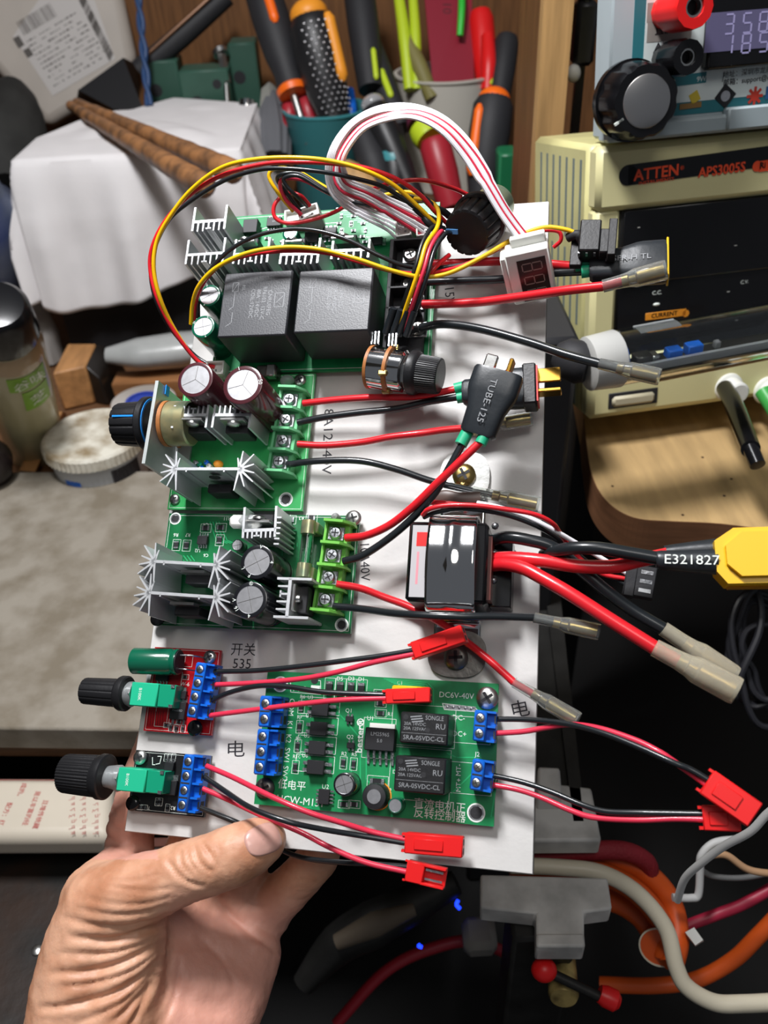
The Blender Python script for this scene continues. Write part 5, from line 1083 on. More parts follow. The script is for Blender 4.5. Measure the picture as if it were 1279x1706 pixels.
# ------------------------------------------------------------------ black module
T = thing('small_black_speed_controller', 'small black circuit board at the lower left corner with teal potentiometer and ribbed knob', 'circuit board', BD, (17, 18, 0))
p = MB(BLACKPCB); p.bb(2.4, 32.6, 8., 29.4, 2.4, Z); p.mt(SILK)
p.line([B(254,1262,Z), B(254,1274,Z), B(258,1274,Z)], .25, Z); p.line([B(263,1260,Z), B(269,1260,Z), B(266,1272,Z), B(260,1273,Z)], .25, Z)
p.text('R2', B(288, 1346, Z+.03), 1.8, pi); p.text('T', B(248, 1346, Z+.03), 1.6, pi); p.rect(3, 32, 8.6, 28.8, Z, .12)
p.obj('circuit_board', T)
pot_side(T, (198, 1278, 268, 1324), 108, 170, 13, 0, 8.2, 7.6, 40, True, klabel='larger black finely ribbed knob')
term_blue(T, [B(x, y, 13) for x, y in ((313,1269), (311,1293), (307,1318), (303,1341))], 13, 1)
screw(T, B(234, 1262, Z+1), 2.6); screw(T, B(222, 1338, Z), 2.7, BLKG, slot=False)
soic(T, B(284, 1277, Z+.8), 3.6, 3, 0, 4); b = MB(CHIP); q = B(284, 1312, Z+1.); b.box((q.x, q.y, Z+1.2), (5.4, 5.2, 2.0), bev=.2); b.mt(SOLDER).box((q.x, q.y+3.4, Z+.5), (5., 2.0, .8)); b.obj('chip', T)
for x, y, r_ in ((273,1310,pi/2), (262,1336,pi/2), (267,1336,pi/2), (279,1346,pi/2), (240,1345,0), (232,1345,0), (283,1262,pi/2), (289,1262,pi/2), (277,1262,pi/2)): smd(T, B(x, y, Z), 1.8, 1., r_)
# ------------------------------------------------------------------ large relay board (bottom)
T = thing('twin_relay_control_module', 'long green circuit board at the bottom right with two small black relays and white print', 'circuit board', BD, (94, 38, 0))
p = MB(GREEN); p.bb(51.2, 136.8, 14.2, 61.4, 2.4, Z)
p.mt(TRACE)
for k in range(5): p.line([B(640+k*4, 1131+k*2, Z), B(712-k*3, 1137+k*3, Z), B(722-k*3, 1148+k*2, Z), B(722-k*3, 1175, Z)], .3, Z)
for pts in (((560,1185),(575,1200),(600,1230),(600,1300)), ((470,1300),(500,1260),(500,1170)), ((585,1262),(585,1290),(575,1310)), ((745,1255),(760,1262),(790,1262)), ((752,1322),(790,1285)), ((535,1330),(520,1345),(480,1345)), ((455,1160),(470,1175),(560,1175),(566,1182)), ((610,1260),(610,1300),(640,1320)), ((510,1150),(560,1152),(572,1165)), ((840-12,1300),(830-12,1360)), ((650,1230),(660,1250))):
    p.line([B(x, y, Z) for x, y in pts], .45, Z)
p.mt(SILK)
TX = (('DC6V-40V',760,1159,3.3,0),('DC-',764,1196,3.0,0),('DC+',765,1223,3.0,0),('MT-',764,1283,2.8,pi/2),('MT+',764,1308,2.8,pi/2),('R6',504,1161,2.2,0),('U3',517,1162,2.2,0),('U4',514,1193,2.2,0),
 ('R7',499,1195,2.2,0),('U5',511,1226,2.2,0),('R9',497,1231,2.2,0),('U6',508,1259,2.2,0),('R10',494,1261,2.2,0),('U2',542,1311,2.6,0),('U1',617,1197,2.6,0),('Q1',581,1184,2.4,0),('Q2',583,1228,2.4,0),
 ('R2',573,1256,2.2,0),('R5',590,1257,2.2,0),('R1',650,1190,2.3,0),('C1',666,1138,2.2,0),('D1',602,1132,2.4,0),('D3',585,1131,2.4,0),('D5',566,1131,2.4,0),('D2',646,1317,2.6,0),('J2',795,1257,2.6,0),
 ('COM  K1  K2  SW1 SW2',480,1232,3.3,-pi/2),('低电平',486,1309,4.2,-.02),('HCW-M151',500,1335,4.2,-.02),('直流电机正',732,1343,4.3,-.02),('反转控制器',732,1359,4.3,-.02),('D',657,1286,2.2,0))
for t, x, y, s, r_ in TX: p.text(t, B(x, y, Z+.03), s*.84, rz=r_)
p.text('bester®', B(600, 1226, Z+.03), 3.6, rz=pi/2, bold=.12)
p.line([B(484,1130,Z), B(484,1153,Z), B(534,1157,Z), B(534,1134,Z), B(484,1130,Z)], .25, Z)
p.box(B(525,1148,Z+.03), (3.4, 2.6, .05)); p.text('PTC', B(499,1148,Z+.03), 2.8)
p.line([B(737,1172,Z), B(790,1178,Z), B(798,1186,Z), B(740,1182,Z), B(737,1172,Z)], .25, Z)
p.mt(SOLDER); q = B(766, 1179, Z+.05); p.box(q, (11, 1.6, .08), rz=-.02)
for k in range(5): p.ball(B(745+k*10, 1178+k*.6, Z+.05), .55, (1,1,.3), 10, 6)
p.mt(SILK)
for r in ((655,1172,760,1240), (652,1243,752,1330), (607,1195,660,1262), (748,1192,818,1236), (745,1268,820,1320)):
    p.rect(B(r[0],r[1],Z).x, B(r[2],r[1],Z).x, B(r[0],r[3],Z).y, B(r[0],r[1],Z).y, Z, .15)
for k in range(4): y = 1161+k*32; x = 513-k*3; p.rect(B(x-10,y,Z).x, B(x+54,y,Z).x, B(x,y+28,Z).y, B(x,y,Z).y, Z, .2)
p.obj('circuit_board', T)
screw(T, B(812, 1163, Z), 3.9, STEEL, rz=.6, h=2); screw(T, B(442, 1313, Z), 3.6, DKSTEEL, h=2, slot=True)
hole(T, B(793, 1354, Z), 2.4); hole(T, B(467, 1140, Z), 2.2)
b = MB(BLKM); b.disc(B(524,1133,Z), 1.4, .1); b.obj('mounting_hole', T)  # flat dark disc painted for the shaded depth of a hole
# optocouplers
for k in range(4): soic(T, B(536-k*2.5, 1182+k*32, Z+1), 4.7, 6.2, pi/2, 2, h=2.6, legs=2.2, name='optocoupler')
for i, (x, y) in enumerate(((502,1178),(499,1211),(496,1243),(492,1278))): smd(T, B(x, y, Z), 3.0, 1.5, pi/2)
for x, y, r_ in ((572,1271,pi/2),(589,1273,pi/2),(634,1188,0),(634,1172,0),(632,1155,0),(573,1340,0),(590,1340,0)): smd(T, B(x, y, Z), 2.8, 1.5, r_)
for x in (549, 567, 585, 602): smd(T, B(x, 1147+(x-549)*.05, Z), 5.0, 2.3, pi/2, 1.3, name='diode')
soic(T, B(583, 1198, Z+.5), 2.8, 2, 0, 2, name='small_transistor', h=1, legs=.8); soic(T, B(585, 1242, Z+.5), 2.8, 2, 0, 2, name='small_transistor', h=1, legs=.8)
soic(T, B(541, 1327, Z+.8), 5.0, 4.0, pi/2, 4, legs=1.2)
b = MB(CHIP); a = B(609,1211,Z+4); c = B(656,1253,Z+4); b.bb(a.x, c.x, c.y, a.y, Z+.2, Z+4.2, bev=.3); b.mt(WHITEP).bb(a.x+.8, c.x-.8, a.y-1, a.y+1.6, Z, Z+1.4)
b.mt(SOLDER)
for k in range(5): x = a.x+1+k*(c.x-a.x-2)/4; b.box((x, c.y-1.2, Z+1.6), (.8, 2.6, .5)); b.box((x, c.y-3.2, Z+.4), (.8, 3.0, .5))
b.mt(SILKG).text('LM2596S', ((a.x+c.x)/2, a.y-2.2, Z+4.22), 1.8); b.text('5.0', ((a.x+c.x)/2, a.y-4.4, Z+4.22), 1.6)
b.obj('voltage_regulator', T)
for (x0, y0, x1, y1, full) in ((668,1185,745,1243,0), (659,1258,740,1325,1)):
    a = B(x0, y0, 19); c = B(x1, y1, 19) if full else B(x1, y1, 19)
    b = MB(BLK); b.bb(a.x, c.x, c.y, a.y, Z, 19, bev=.5); b.mt(BLKM).disc(((a.x+c.x)/2+1.2, a.y-5.6, 18.98), .9, .1); b.disc((a.x+1.8, a.y-1.8, 18.98), .9, .1)
    o = b.obj('relay', T)
    t = MB(SILKG); t.cur = 0; H = 19.02; m = (a.x+c.x)/2
    Hh = a.y-c.y; t.text('SONGLE', (m+3.4, a.y-Hh*.16, H), 2.1, sx=.78)
    for k in range(3): t.line([(a.x+3.5+k*.3, a.y-1.6-k*.8, H), (a.x+7+k*.3, a.y-1.1-k*.8, H)], .4, H)
    t.text('20A 14VDC', (a.x+5, a.y-Hh*.38, H), 1.5); t.text('20A 125VAC', (a.x+5.2, a.y-Hh*.53, H), 1.5); t.text('RU', (c.x-2.6, a.y-Hh*.42, H), 2.6)
    t.line([(a.x+.6, a.y-Hh*.67, H), (c.x-.6, a.y-Hh*.67, H)], .1, H); t.text('SRA-05VDC-CL', (m, a.y-Hh*.82, H), 2.1)
    to = t.obj('lettering', T); to.parent = o; to['label'] = 'grey moulded relay rating text'
b = MB(YEL); a = B(653,1141,12); c = B(713,1170,12); b.bb(a.x, c.x, c.y, a.y, Z, 12, bev=.5); b.obj('film_capacitor', T, label='yellow box film capacitor')
cap(T, B(573, 1307, 13), Z, 13, 3.9, CAPB, top=.8, marks=(('0', 1.0),), rz=.2)
cap(T, B(658, 1342, 10), Z, 10, 2.6, CAPG, top=.82, groove='')
b = MB(CHIP); q = B(623,1327,10); b.lathe((q.x, q.y, Z), (0,0,1), [(0, 4.4), (5, 4.4), (6, 4.0), (6.3, 2.3)], 32, caps=False); b.mt(CAPTOP).disc((q.x, q.y, Z+6), 2.4, .4); b.mt(ORANGE2).ring((q.x, q.y, Z-.1), 4.9, 4.5, .4); b.obj('inductor', T, label='round black shielded coil')
smd(T, B(629, 1303, Z), 5, 2.4, 0, 1.4, body=CHIP, name='diode')
term_blue(T, [B(x, y, 14) for x, y in ((800,1196),(798,1222))], 14, 1); term_blue(T, [B(x, y, 14) for x, y in ((796,1278),(793,1304))], 14, 1)
term_blue(T, [B(x, y, 14) for x, y in ((442,1172),(440,1198))], 14, 1); term_blue(T, [B(x, y, 14) for x, y in ((437,1227),(435,1253),(432,1278))], 14, 1)
# ------------------------------------------------------------------ clamped speed controller (chrome strap)
T = thing('strapped_motor_controller', 'black motor controller held down by a shiny chrome strap with two screwed feet', 'motor controller', BD, (112, 105, 0))
H = 24.
a = B(682, 868, H); c = B(806, 1006, H)
b = MB(BLKG); b.bb(a.x, c.x+.5, c.y, a.y, 1, H, bev=1.2); b.bb(c.x+.3, c.x+8, c.y+1, a.y-3, 1, 12, bev=.4); b.obj('housing', T)
b = MB(mat('white_label', '#b4b1b3', .4)); b.bb(a.x+1.4, a.x+9, c.y+1.5, a.y-1.5, H, H+.12); b.mt(JSTR).bb(a.x+3, a.x+8.5, a.y-9, a.y-4, H+.1, H+.2); b.mt(mat('label_pink', '#d98a95', .5)).bb(a.x+3.4, a.x+4.2, c.y+6, a.y-11, H+.1, H+.16); b.obj('paper_label', T, label='white and red printed label')
b = MB(mat('copper_board_edge', '#6b2f28', .4)); b.bb(c.x+.4, c.x+1.6, c.y+2, a.y-4, 1, 20); b.mt(SOLDER)
for k in range(9): b.ball((c.x+1.8, c.y+4+k*3.2, 4+(k*37 % 11)), .8+(k % 3)*.3, (1,1,1), 8, 6)
b.obj('circuit_board', T)
# strap: profile in y/z, bulging over the box
x0 = B(714, 880, H+1).x; x1 = B(795, 880, H+1).x
yb, yt = c.y-1.2, a.y+1.2
prof = [(yt+17, 1.), (yt+4.5, 1.), (yt+1.6, 2.2), (yt+.9, 6), (yt+.9, H-4), (yt-.2, H-.6), (yt-3, H+1.0)]
for k in range(1, 12): prof.append((yt-3-(yt-yb-6)*k/12, H+1.0+2.6*sin(pi*k/12)))
prof += [(yb+3, H+1.0), (yb+.2, H-.6), (yb-.9, H-4), (yb-.9, 6), (yb-1.6, 2.2), (yb-4.5, 1.), (yb-17, 1.)]
pp = spline([Vector((0, q[0], q[1])) for q in prof], 4)
nx = 16; V = []; F = []
for q in pp:
    for i in range(nx+1):
        u = i/nx; V.append(Vector((x0+(x1-x0)*u, q.y, q.z+ (.5*math.exp(-((u-.5)/.09)**2) if q.z > H-1 else 0))))
for j in range(len(pp)-1):
    for i in range(nx): k = j*(nx+1)+i; F.append((k, k+1, k+nx+2, k+nx+1))
b = MB(CHROME); b.add(V, F, True); o = b.obj('strap', T, label='polished chrome strap bent over the housing'); md = o.modifiers.new('solid', 'SOLIDIFY'); md.thickness = .0008; md.offset = -1
def foot(cx, cy, w, h, m, ex=2.6):
    return [(cx+w/2*abs(cos(t))**(2/ex)*(1 if cos(t) > 0 else -1), cy+h/2*abs(sin(t))**(2/ex)*(1 if sin(t) > 0 else -1)) for t in [2*pi*k/40 for k in range(40)]]
for (xx, yy, w_, h_, m_) in ((774, 795, 19, 20, STEEL), (761, 1089, 21, 17, DKSTEEL)):
    q = B(xx, yy, 1); b = MB(m_); b.prism(foot(q.x, q.y, w_, h_, m_), .2, 1.9)
    b.obj('strap_foot', T, label='bright steel foot' if yy < 900 else 'dark steel foot')
q = B(773, 792, 2); screw(T, q, 4.4, BRASS, rz=.5, h=2.2); q = B(760, 1096, 2); screw(T, q, 4.4, DKSTEEL, rz=.1, h=2.2)

# ================================================================== cables on and around the board
ld = lambda nm, lb, p, g=None: cable(nm, lb, 'cable', B(*p), g)
g_b = 'wires ending in sleeved bullet terminals'
def bullet_lead(lb, pts, end, m, r, sr=2.6, sm=CLEAR):
    t = ld('bullet_lead', lb, pts[0], g_b); wire(t, pts, m, r); sleeve(t, B(*pts[-1]), B(*end), sr, sm, r, m); return t
bullet_lead('thick red wire from the black terminal block to a clear sleeve at the top right', [(704,507,12),(740,506,13),(800,503,15),(870,494,20),(940,484,26),(1004,477,30)], (1110,449,33), WIRER, 1.75, 3.6, CLEAR)
bullet_lead('thick black wire curving from the relay board to a clear sleeve below the red one', [(700,546,11),(740,540,14),(800,548,17),(880,570,20),(940,590,23),(998,606,25)], (1099,628,26), WIREK, 1.65, 3.2)
bullet_lead('red wire whose brass sleeved end pokes out under the slanted shrink-wrapped plug', [(496,740,11),(540,742,11),(600,737,11),(650,728,12),(700,722,12),(740,716,10),(790,712,8)], (886,697,6), WIRER, 1.35, 3.0)
bullet_lead('black wire reaching the clear sleeve just above the chrome strap', [(478,774,11),(530,768,13),(600,768,13),(660,782,12),(720,802,10),(787,818,8)], (898,841,6), WIREK, 1.3, 3.2)
bullet_lead('red wire passing under the chrome strapped controller to a clear sleeve at the board edge', [(560,973,11),(600,980,8),(640,995,5),(680,1010,4),(730,1035,5),(775,1068,6),(815,1100,8),(856,1137,10)], (963,1200,12), WIRER, 1.4, 3.0)
bullet_lead('black wire crossing below the chrome strap to a clear sleeve at the right edge', [(556,1010,11),(600,1014,14),(650,1021,22),(700,1025,27),(760,1027,28),(830,1027,24),(889,1029,20)], (998,1053,18), WIREK, 1.35, 3.0)
# leads from the controller
X = 812
t = ld('twisted_battery_lead', 'thick red and black wires twisted together into black heat shrink and yellow plug', (X,930,14))
wire(t, [(X+2,932,14),(850,930,18),(900,934,20),(960,943,20),(1020,944,19),(1060,935,20),(1112,924,22)], WIRER, 2.4, label='thick red wire')
wire(t, [(905,925,15),(925,918,21),(960,913,25),(1000,914,26),(1050,922,25),(1100,931,24)], WIREK, 2.2, label='thick black wire')
M, L = oriented(B(1095,932,24), B(1192,934,25)); b = MB(SHRINK)
b.tube([B(1092,933,24), B(1100,933,24), B(1140,935,24), B(1194,936,24)], [2.6, 3.2, 3.6, 4.3], 16, 6, flat=.9); b.tube([B(1106,922,20), B(1140,920,20), B(1194,918,20)], [2.6, 3.2, 4.2], 16, 6)
so = b.obj('heat_shrink', t); b = MB(SILK); Mt, _ = oriented(B(1112,932,28.2), B(1192,934,28.6)); b.text('E321827', (0,0,0), 4.4, M=Mt, sx=1.1); x_ = b.obj('lettering', t, label='white E321827 printing'); x_.parent = so
M, L = oriented(B(1189,930,24), B(1300,927,24)); b = MB(YEL)
b.prism([(-L/2+3, -9), (L/2, -9), (L/2, 9), (-L/2+6, 9), (-L/2, 5), (-L/2, -5)], -5.5, 3.5, M)
b.prism([(-L/2+7, -7), (L/2, -7), (L/2, 7.2), (-L/2+8, 7.2), (-L/2+3, 3), (-L/2+3, -3)], 3.4, 5.5, M)
b.mt(mat('amber_edge', '#c98a10', .4)).prism([(-L/2+4, -9.4), (L/2, -9.4), (L/2, -7), (-L/2+3, -7)], -5.6, -1, M)
b.obj('plug_housing', t, label='yellow two-pole plug')
bullet_lead('very thick red wire sloping down to a large milky sleeve, nearest of the pair', [(X,942,14),(840,940,18),(872,947,21),(905,964,23),(950,990,25),(1020,1035,26),(1090,1079,26)], (1228,1152,27), WIRER, 2.4, 4.7, CLEARM)
bullet_lead('very thick black wire ending in the milky sleeve behind the other milky sleeve', [(822,900,15),(845,895,19),(880,900,20),(920,912,19),(965,947,16),(1010,985,14),(1055,1018,12),(1104,1047,11)], (1222,1128,8), WIREK, 2.2, 4.2, CLEARM)
t = ld('signal_lead', 'thin red, black and white wires arching over the chrome strap to a small black socket', (704,858,25))
wire(t, [(704,858,25),(715,848,28),(745,842,29),(790,842,29),(840,848,28),(890,857,26),(920,872,22),(935,892,14),(960,925,8),(1000,955,6),(1046,965,6)], WIRER, .85)
wire(t, [(706,862,24),(725,854,27),(760,848,27),(800,850,27),(850,860,24),(900,880,18),(940,905,10),(990,945,5),(1042,974,5)], WIREK, .8)
wire(t, [(795,838,18),(830,845,20),(880,862,20),(920,882,18),(960,905,12),(1010,935,8),(1045,956,7)], WIREW, .85)
wire(t, [(705,842,14),(712,838,16),(745,838,18),(820,850,16)], WIRER, .9)
b = MB(BLKM); M, L = oriented(B(1040,965,6), B(1090,974,6)); b.box((0,0,0), (L, 11, 5), M=M, bev=.3); b.box((0,0,0), (L*.35, 12, 5.6), M=M @ Matrix.Translation((-L*.3,0,0)), bev=.3); b.mt(SOLDER)
for k in (-1,0,1): b.box((0,0,0), (L*.4, 1.3, .3), M=M @ Matrix.Translation((L*.2, k*3.2, 2.5)))
b.obj('socket_housing', t)
b = MB(mat('brown_tape', '#5a4a44', .4)); P0 = [B(718,833,15), B(740,826,16), B(765,830,16), B(800,829,15)]
b.tube(P0, 2.2, 12, 6, flat=.35); b.obj('tape_wrap', t, label='brown tape around the wires')
# plugs with two pins in heat shrink
def tplug(t, p0, p1, w0, w1, hgt, letters, up=(0,0,1), fl=0.):
    M, L = oriented(p0, p1, up); b = MB(SHRINK)
    V = []; prof = ((-.5, w0*.82, hgt*.75), (-.46, w0, hgt*.8), (-.1, w0*1.05, hgt*.85), (.12, w1*.96, hgt), (.2, w1, hgt), (.46, w1, hgt), (.5, w1*.95, hgt*.95)); n = 20; F = []
    for (u, w_, h_) in prof:
        for k in range(n):
            a = 2*pi*k/n; cx_ = abs(cos(a))**.5*(1 if cos(a) > 0 else -1); sy = abs(sin(a))**.5*(1 if sin(a) > 0 else -1)
            V.append(M @ Vector((u*L, cx_*w_/2, sy*h_/2)))
    for j in range(len(prof)-1):
        for k in range(n): F.append((j*n+k, j*n+(k+1) % n, (j+1)*n+(k+1) % n, (j+1)*n+k))
    F += [tuple(reversed(range(n))), tuple((len(prof)-1)*n+k for k in range(n))]
    b.add(V, F, [True]*(len(F)-2)+[False]*2); so = b.obj('heat_shrink', t)
    b = MB(SILKG); b.text(letters, (0,0,0), w0*.26, M=M @ Matrix.Translation((0, 0, hgt*.5+.25)) @ Matrix.Rotation(fl, 4, 'Z'), sx=1.15); x = b.obj('lettering', t, label='grey printing on the shrink tube'); x.parent = so
    return M, L
t = ld('plug_lead', 'flat black plug with two gold blades, on red and black wires lying across the board', (500,672,12))
wire(t, [(505,672,11),(560,666,12),(620,662,13),(690,661,13),(762,648,14)], WIRER, 1.35, label='red wire'); wire(t, [(496,704,11),(540,695,12),(600,687,12),(660,681,12),(710,670,12),(766,661,13)], WIREK, 1.35, label='black wire')
b = MB(SHRG); b.tube([B(757,648,14), B(777,643,14)], 2.1, 16, 0); b.tube([B(761,663,13), B(782,660,13)], 2.1, 16, 0); b.obj('green_shrink', t, label='green heat shrink collars')
M, L = tplug(t, B(771,655,13), B(893,645,14), 9.5, 15, 9, 'TUBE')
b = MB(BLK); b.box((0,0,0), (5, 16, 9.4), M=M @ Matrix.Translation((L*.42, 0, 0)), bev=.6); b.mt(JSTR).box((0,0,0), (.6, 14, 8), M=M @ Matrix.Translation((L*.52, 0, 0))); b.mt(GOLD)
b.box((0,0,0), (9, 1.4, 5.5), M=M @ Matrix.Translation((L*.5+4.5, -2.4, 0)), bev=.3); b.box((0,0,0), (9, 5.5, 1.4), M=M @ Matrix.Translation((L*.5+4.5, 4.4, 0)), bev=.3); b.obj('plug', t, label='black plug body with two gold blades')
t = ld('plug_lead', 'red and black wires from the fused board rising to a slanted shrink-wrapped plug', (578,897,12))
wire(t, [(576,896,11),(610,892,13),(650,874,16),(690,842,20),(730,803,24),(770,765,27),(803,733,28)], WIRER, 1.5, label='red wire'); wire(t, [(572,935,11),(605,925,13),(650,895,15),(690,860,18),(725,820,22),(745,785,25),(771,738,27)], WIREK, 1.4, label='black wire')
b = MB(SHRG); b.tube([B(767,741,27), B(780,717,27)], 2.3, 16, 0); b.tube([B(800,740,28), B(806,727,28)], 2.1, 16, 0); b.obj('green_shrink', t, label='green heat shrink collars')
M, L = tplug(t, B(795,726,27), B(832,620,30), 13, 18, 8.5, 'TUBE-125', fl=pi)
b = MB(STEEL); b.box((0,0,0), (6, 4.5, 2), M=M @ Matrix.Translation((L*.5+2.4, 4.2, 0)), bev=.5); b.mt(GOLD).box((0,0,0), (6, 1.6, 5), M=M @ Matrix.Translation((L*.5+2.4, -3.2, 0)), bev=.4); b.mt(JSTR).box((0,0,0), (.6, 9, 5), M=M @ Matrix.Translation((L*.5, -1, 0))); b.obj('blade', t, label='metal blades')
t = ld('plug_lead', 'red and black wires behind the digital display into black shrink tube with yellow rim', (712,438,12))
wire(t, [(708,440,12),(760,438,13),(850,435,12),(905,439,10),(966,444,14)], WIRER, 1.7, label='red wire'); wire(t, [(700,470,12),(760,468,13),(850,464,11),(920,455,10),(972,452,14)], WIREK, 1.6, label='black wire')
b = MB(SHRG); b.tube([B(958,442,16), B(985,439,16)], 2.4, 16, 0); b.tube([B(968,453,17), B(989,450,17)], 2.4, 16, 0); b.obj('green_shrink', t, label='green heat shrink collars')
M, L = tplug(t, B(982,445,17), B(1110,436,18), 11.5, 16, 9, 'NSFR-H TL')
b = MB(YEL); b.box((0,0,0), (.8, 15.5, 8.6), M=M @ Matrix.Translation((L*.5+.3,0,0)), bev=.3); b.obj('plug_rim', t, label='yellow plug rim')
# small two-way leads
def lead2(lb, red, blk, j0, j1, female=False, wd=5.2, ht=4.6, r=.95, g='red and black leads with small red plugs'):
    t = ld('small_plug_lead', lb, red[0], g); wire(t, red, WIRERP, r, label='red wire'); wire(t, blk, WIREK, r, label='black wire'); jst(t, B(*j0), B(*j1), wd, ht, female); return t
lead2('black and red leads ending in the red plug above the dark strap foot', [(352,1141,8),(420,1138,10),(500,1131,13),(560,1120,15),(620,1104,17),(692,1089,18)], [(357,1119,9),(430,1117,11),(510,1109,14),(580,1100,16),(640,1092,17),(692,1083,18)], (690,1085,18), (774,1056,20), wd=6, ht=5.5)
lead2('black and red leads ending in the red plug over the yellow capacitor', [(350,1192,8),(420,1183,12),(500,1173,16),(570,1166,18),(648,1163,18)], [(352,1167,8),(385,1153,11),(430,1143,14),(480,1144,16),(540,1153,18),(648,1158,18)], (644,1161,18), (718,1158,18), wd=5, ht=4.6)
lead2('red and black leads ending in the upper of two red plugs at the bottom edge', [(344,1276,8),(390,1296,12),(450,1326,19),(510,1352,20),(570,1371,16),(620,1386,12),(678,1399,10)], [(340,1294,8),(375,1318,12),(420,1347,22),(480,1369,24),(540,1382,18),(600,1392,13),(678,1405,10)], (676,1403,10), (772,1411,10), wd=6.4, ht=5.5)
lead2('red and black leads past the thumb to the open lower red plug', [(338,1314,8),(380,1332,9),(430,1356,10),(500,1386,11),(550,1412,12),(610,1437,11),(680,1453,10)], [(332,1345,8),(370,1360,5),(410,1378,3),(470,1416,-7),(510,1430,-4),(570,1437,3),(620,1440,7),(680,1445,9)], (678,1449,10), (742,1464,10), female=True, wd=6.5, ht=4.6)
lead2('leads from the upper right terminals ending in the larger red plug beyond the board', [(822,1222,8),(870,1219,10),(910,1212,12),(950,1207,16),(1000,1214,21),(1060,1234,26),(1100,1254,29),(1118,1266,29),(1150,1288,29),(1178,1308,30)], [(822,1198,8),(880,1199,11),(940,1205,16),(1000,1220,22),(1060,1243,27),(1118,1269,31),(1150,1282,31),(1184,1302,31)], (1176,1302,30), (1256,1358,31), wd=8, ht=6)
lead2('leads ending in the smaller red plug partly behind the largest red plug', [(816,1307,8),(860,1315,9),(900,1328,10),(950,1350,13),(990,1362,16),(1060,1366,20),(1120,1364,22),(1172,1365,24)], [(816,1291,8),(870,1303,10),(920,1320,12),(970,1341,15),(1010,1352,18),(1070,1354,21),(1172,1356,24)], (1170,1362,24), (1232,1364,25), wd=7, ht=5)
# ---- ribbon cable and digital display
T = thing('voltage_display', 'small white framed three-digit display hanging on a looped white ribbon cable', 'display', BD, B(878,450,20))
a = B(866,452,24); c = B(914,440,24)
Mx = Matrix((Vector((.98,.12,.1)).normalized(), Vector((-.05,.62,-.78)).normalized(), Vector((-.1,.76,.62)).normalized())).transposed()
q_ = Vector(Mx.col[0]); z_ = Vector((-.08,-.86,.48)); z_ = (z_-q_*z_.dot(q_)).normalized(); y_ = z_.cross(q_)
M = Matrix.Translation(B(884,452,19)) @ Matrix((q_, y_, z_)).transposed().to_4x4()
b = MB(WHITEP); b.box((0,0,-2.5), (16, 21, 9), M=M, bev=.5); b.box((0,0,0), (15, 20, 5), M=M @ Matrix.Translation((0,0,-6)), bev=.4); b.box((0,0,0), (13, 4, 3), M=M @ Matrix.Translation((1,12,-2)), bev=.4); b.box((0,0,0), (2, 16, 9), M=M @ Matrix.Translation((-9,1,-1)), bev=.3)
b.mt(mat('display_window', '#2c2422', .25)).box((0,0,0), (10.5, 17, .4), M=M @ Matrix.Translation((1.2,-1,4.5)))
b.mt(mat('dim_segment', '#8a8078', .4))
for k in range(3):
    c0 = M @ Matrix.Translation((1.2, -6.5+k*5.4, 4.72)) @ Matrix.Rotation(pi/2, 4, 'Z')
    for (x, y, w_, h_) in ((0, 3.6, 2.6, .4), (0, 0, 2.6, .4), (0, -3.6, 2.6, .4), (-1.5, 1.8, .4, 3.2), (1.5, 1.8, .4, 3.2), (-1.5, -1.8, .4, 3.2), (1.5, -1.8, .4, 3.2)): b.box((0,0,0), (w_, h_, .06), M=c0 @ Matrix.Translation((x,y,0)))
b.obj('housing', T)
def ribbon(n, path, off, ends_in, ends_out, red, nm):
    b = MB(WIREW); P = spline([B(*p) for p in path], 10); N = len(P); b2 = MB(WIRERP)
    for k in range(n):
        u = (k-(n-1)/2); pts = []
        for i, p in enumerate(P):
            f = i/(N-1); T_ = (P[min(i+1,N-1)]-P[max(i-1,0)]).normalized(); o_ = T_.cross(Vector((0,0,1))).normalized()*(1.0 if f < .8 else .8)+Vector((0,0,.55))*(1 if f > .15 else .2)
            e = 1+ends_in*max(0, 1-f/.22)**1.3+ends_out*max(0, (f-.85)/.15)
            pts.append(p+o_*u*e)
        (b2 if k in red else b).tube(pts[::2]+[pts[-1]] if len(pts) % 2 == 0 else pts[::2], .68, 7, 0)
    o = b.obj(nm, T, label='white flat ribbon cable')
    if red: x = b2.obj('marker_strand', T, label='pink marker strand'); x.parent = o
    return o
off = lambda f: Vector((.62, -.5, .75)) if f < .3 else Vector((.45, -.25, 1.05)) if f < .8 else Vector((1.0,.1,.3))
def off(f):
    a_, b_, c_ = Vector((.9,-.65,.75)), Vector((.6,-.5,1.2)), Vector((1.3,.1,.1))
    return a_.lerp(b_, min(1, f/.3)) if f < .7 else b_.lerp(c_, min(1, (f-.7)/.25))
ribbon(6, [(672,378,11),(650,366,13),(600,345,18),(565,322,26),(552,290,34),(556,250,42),(585,208,48),(628,184,52),(680,180,52),(730,198,50),(770,235,44),(805,290,38),(835,345,32),(866,392,26),(884,418,22)], off, 1.2, .3, (), 'ribbon_cable')
ribbon(6, [(712,378,11),(690,366,14),(650,345,20),(612,325,28),(575,308,36),(565,280,42),(575,248,48),(605,212,54),(650,194,57),(695,192,56),(740,214,53),(780,258,46),(810,305,40),(840,355,33),(872,398,26),(892,420,22)], off, .9, .3, (0, 3), 'ribbon_cable')
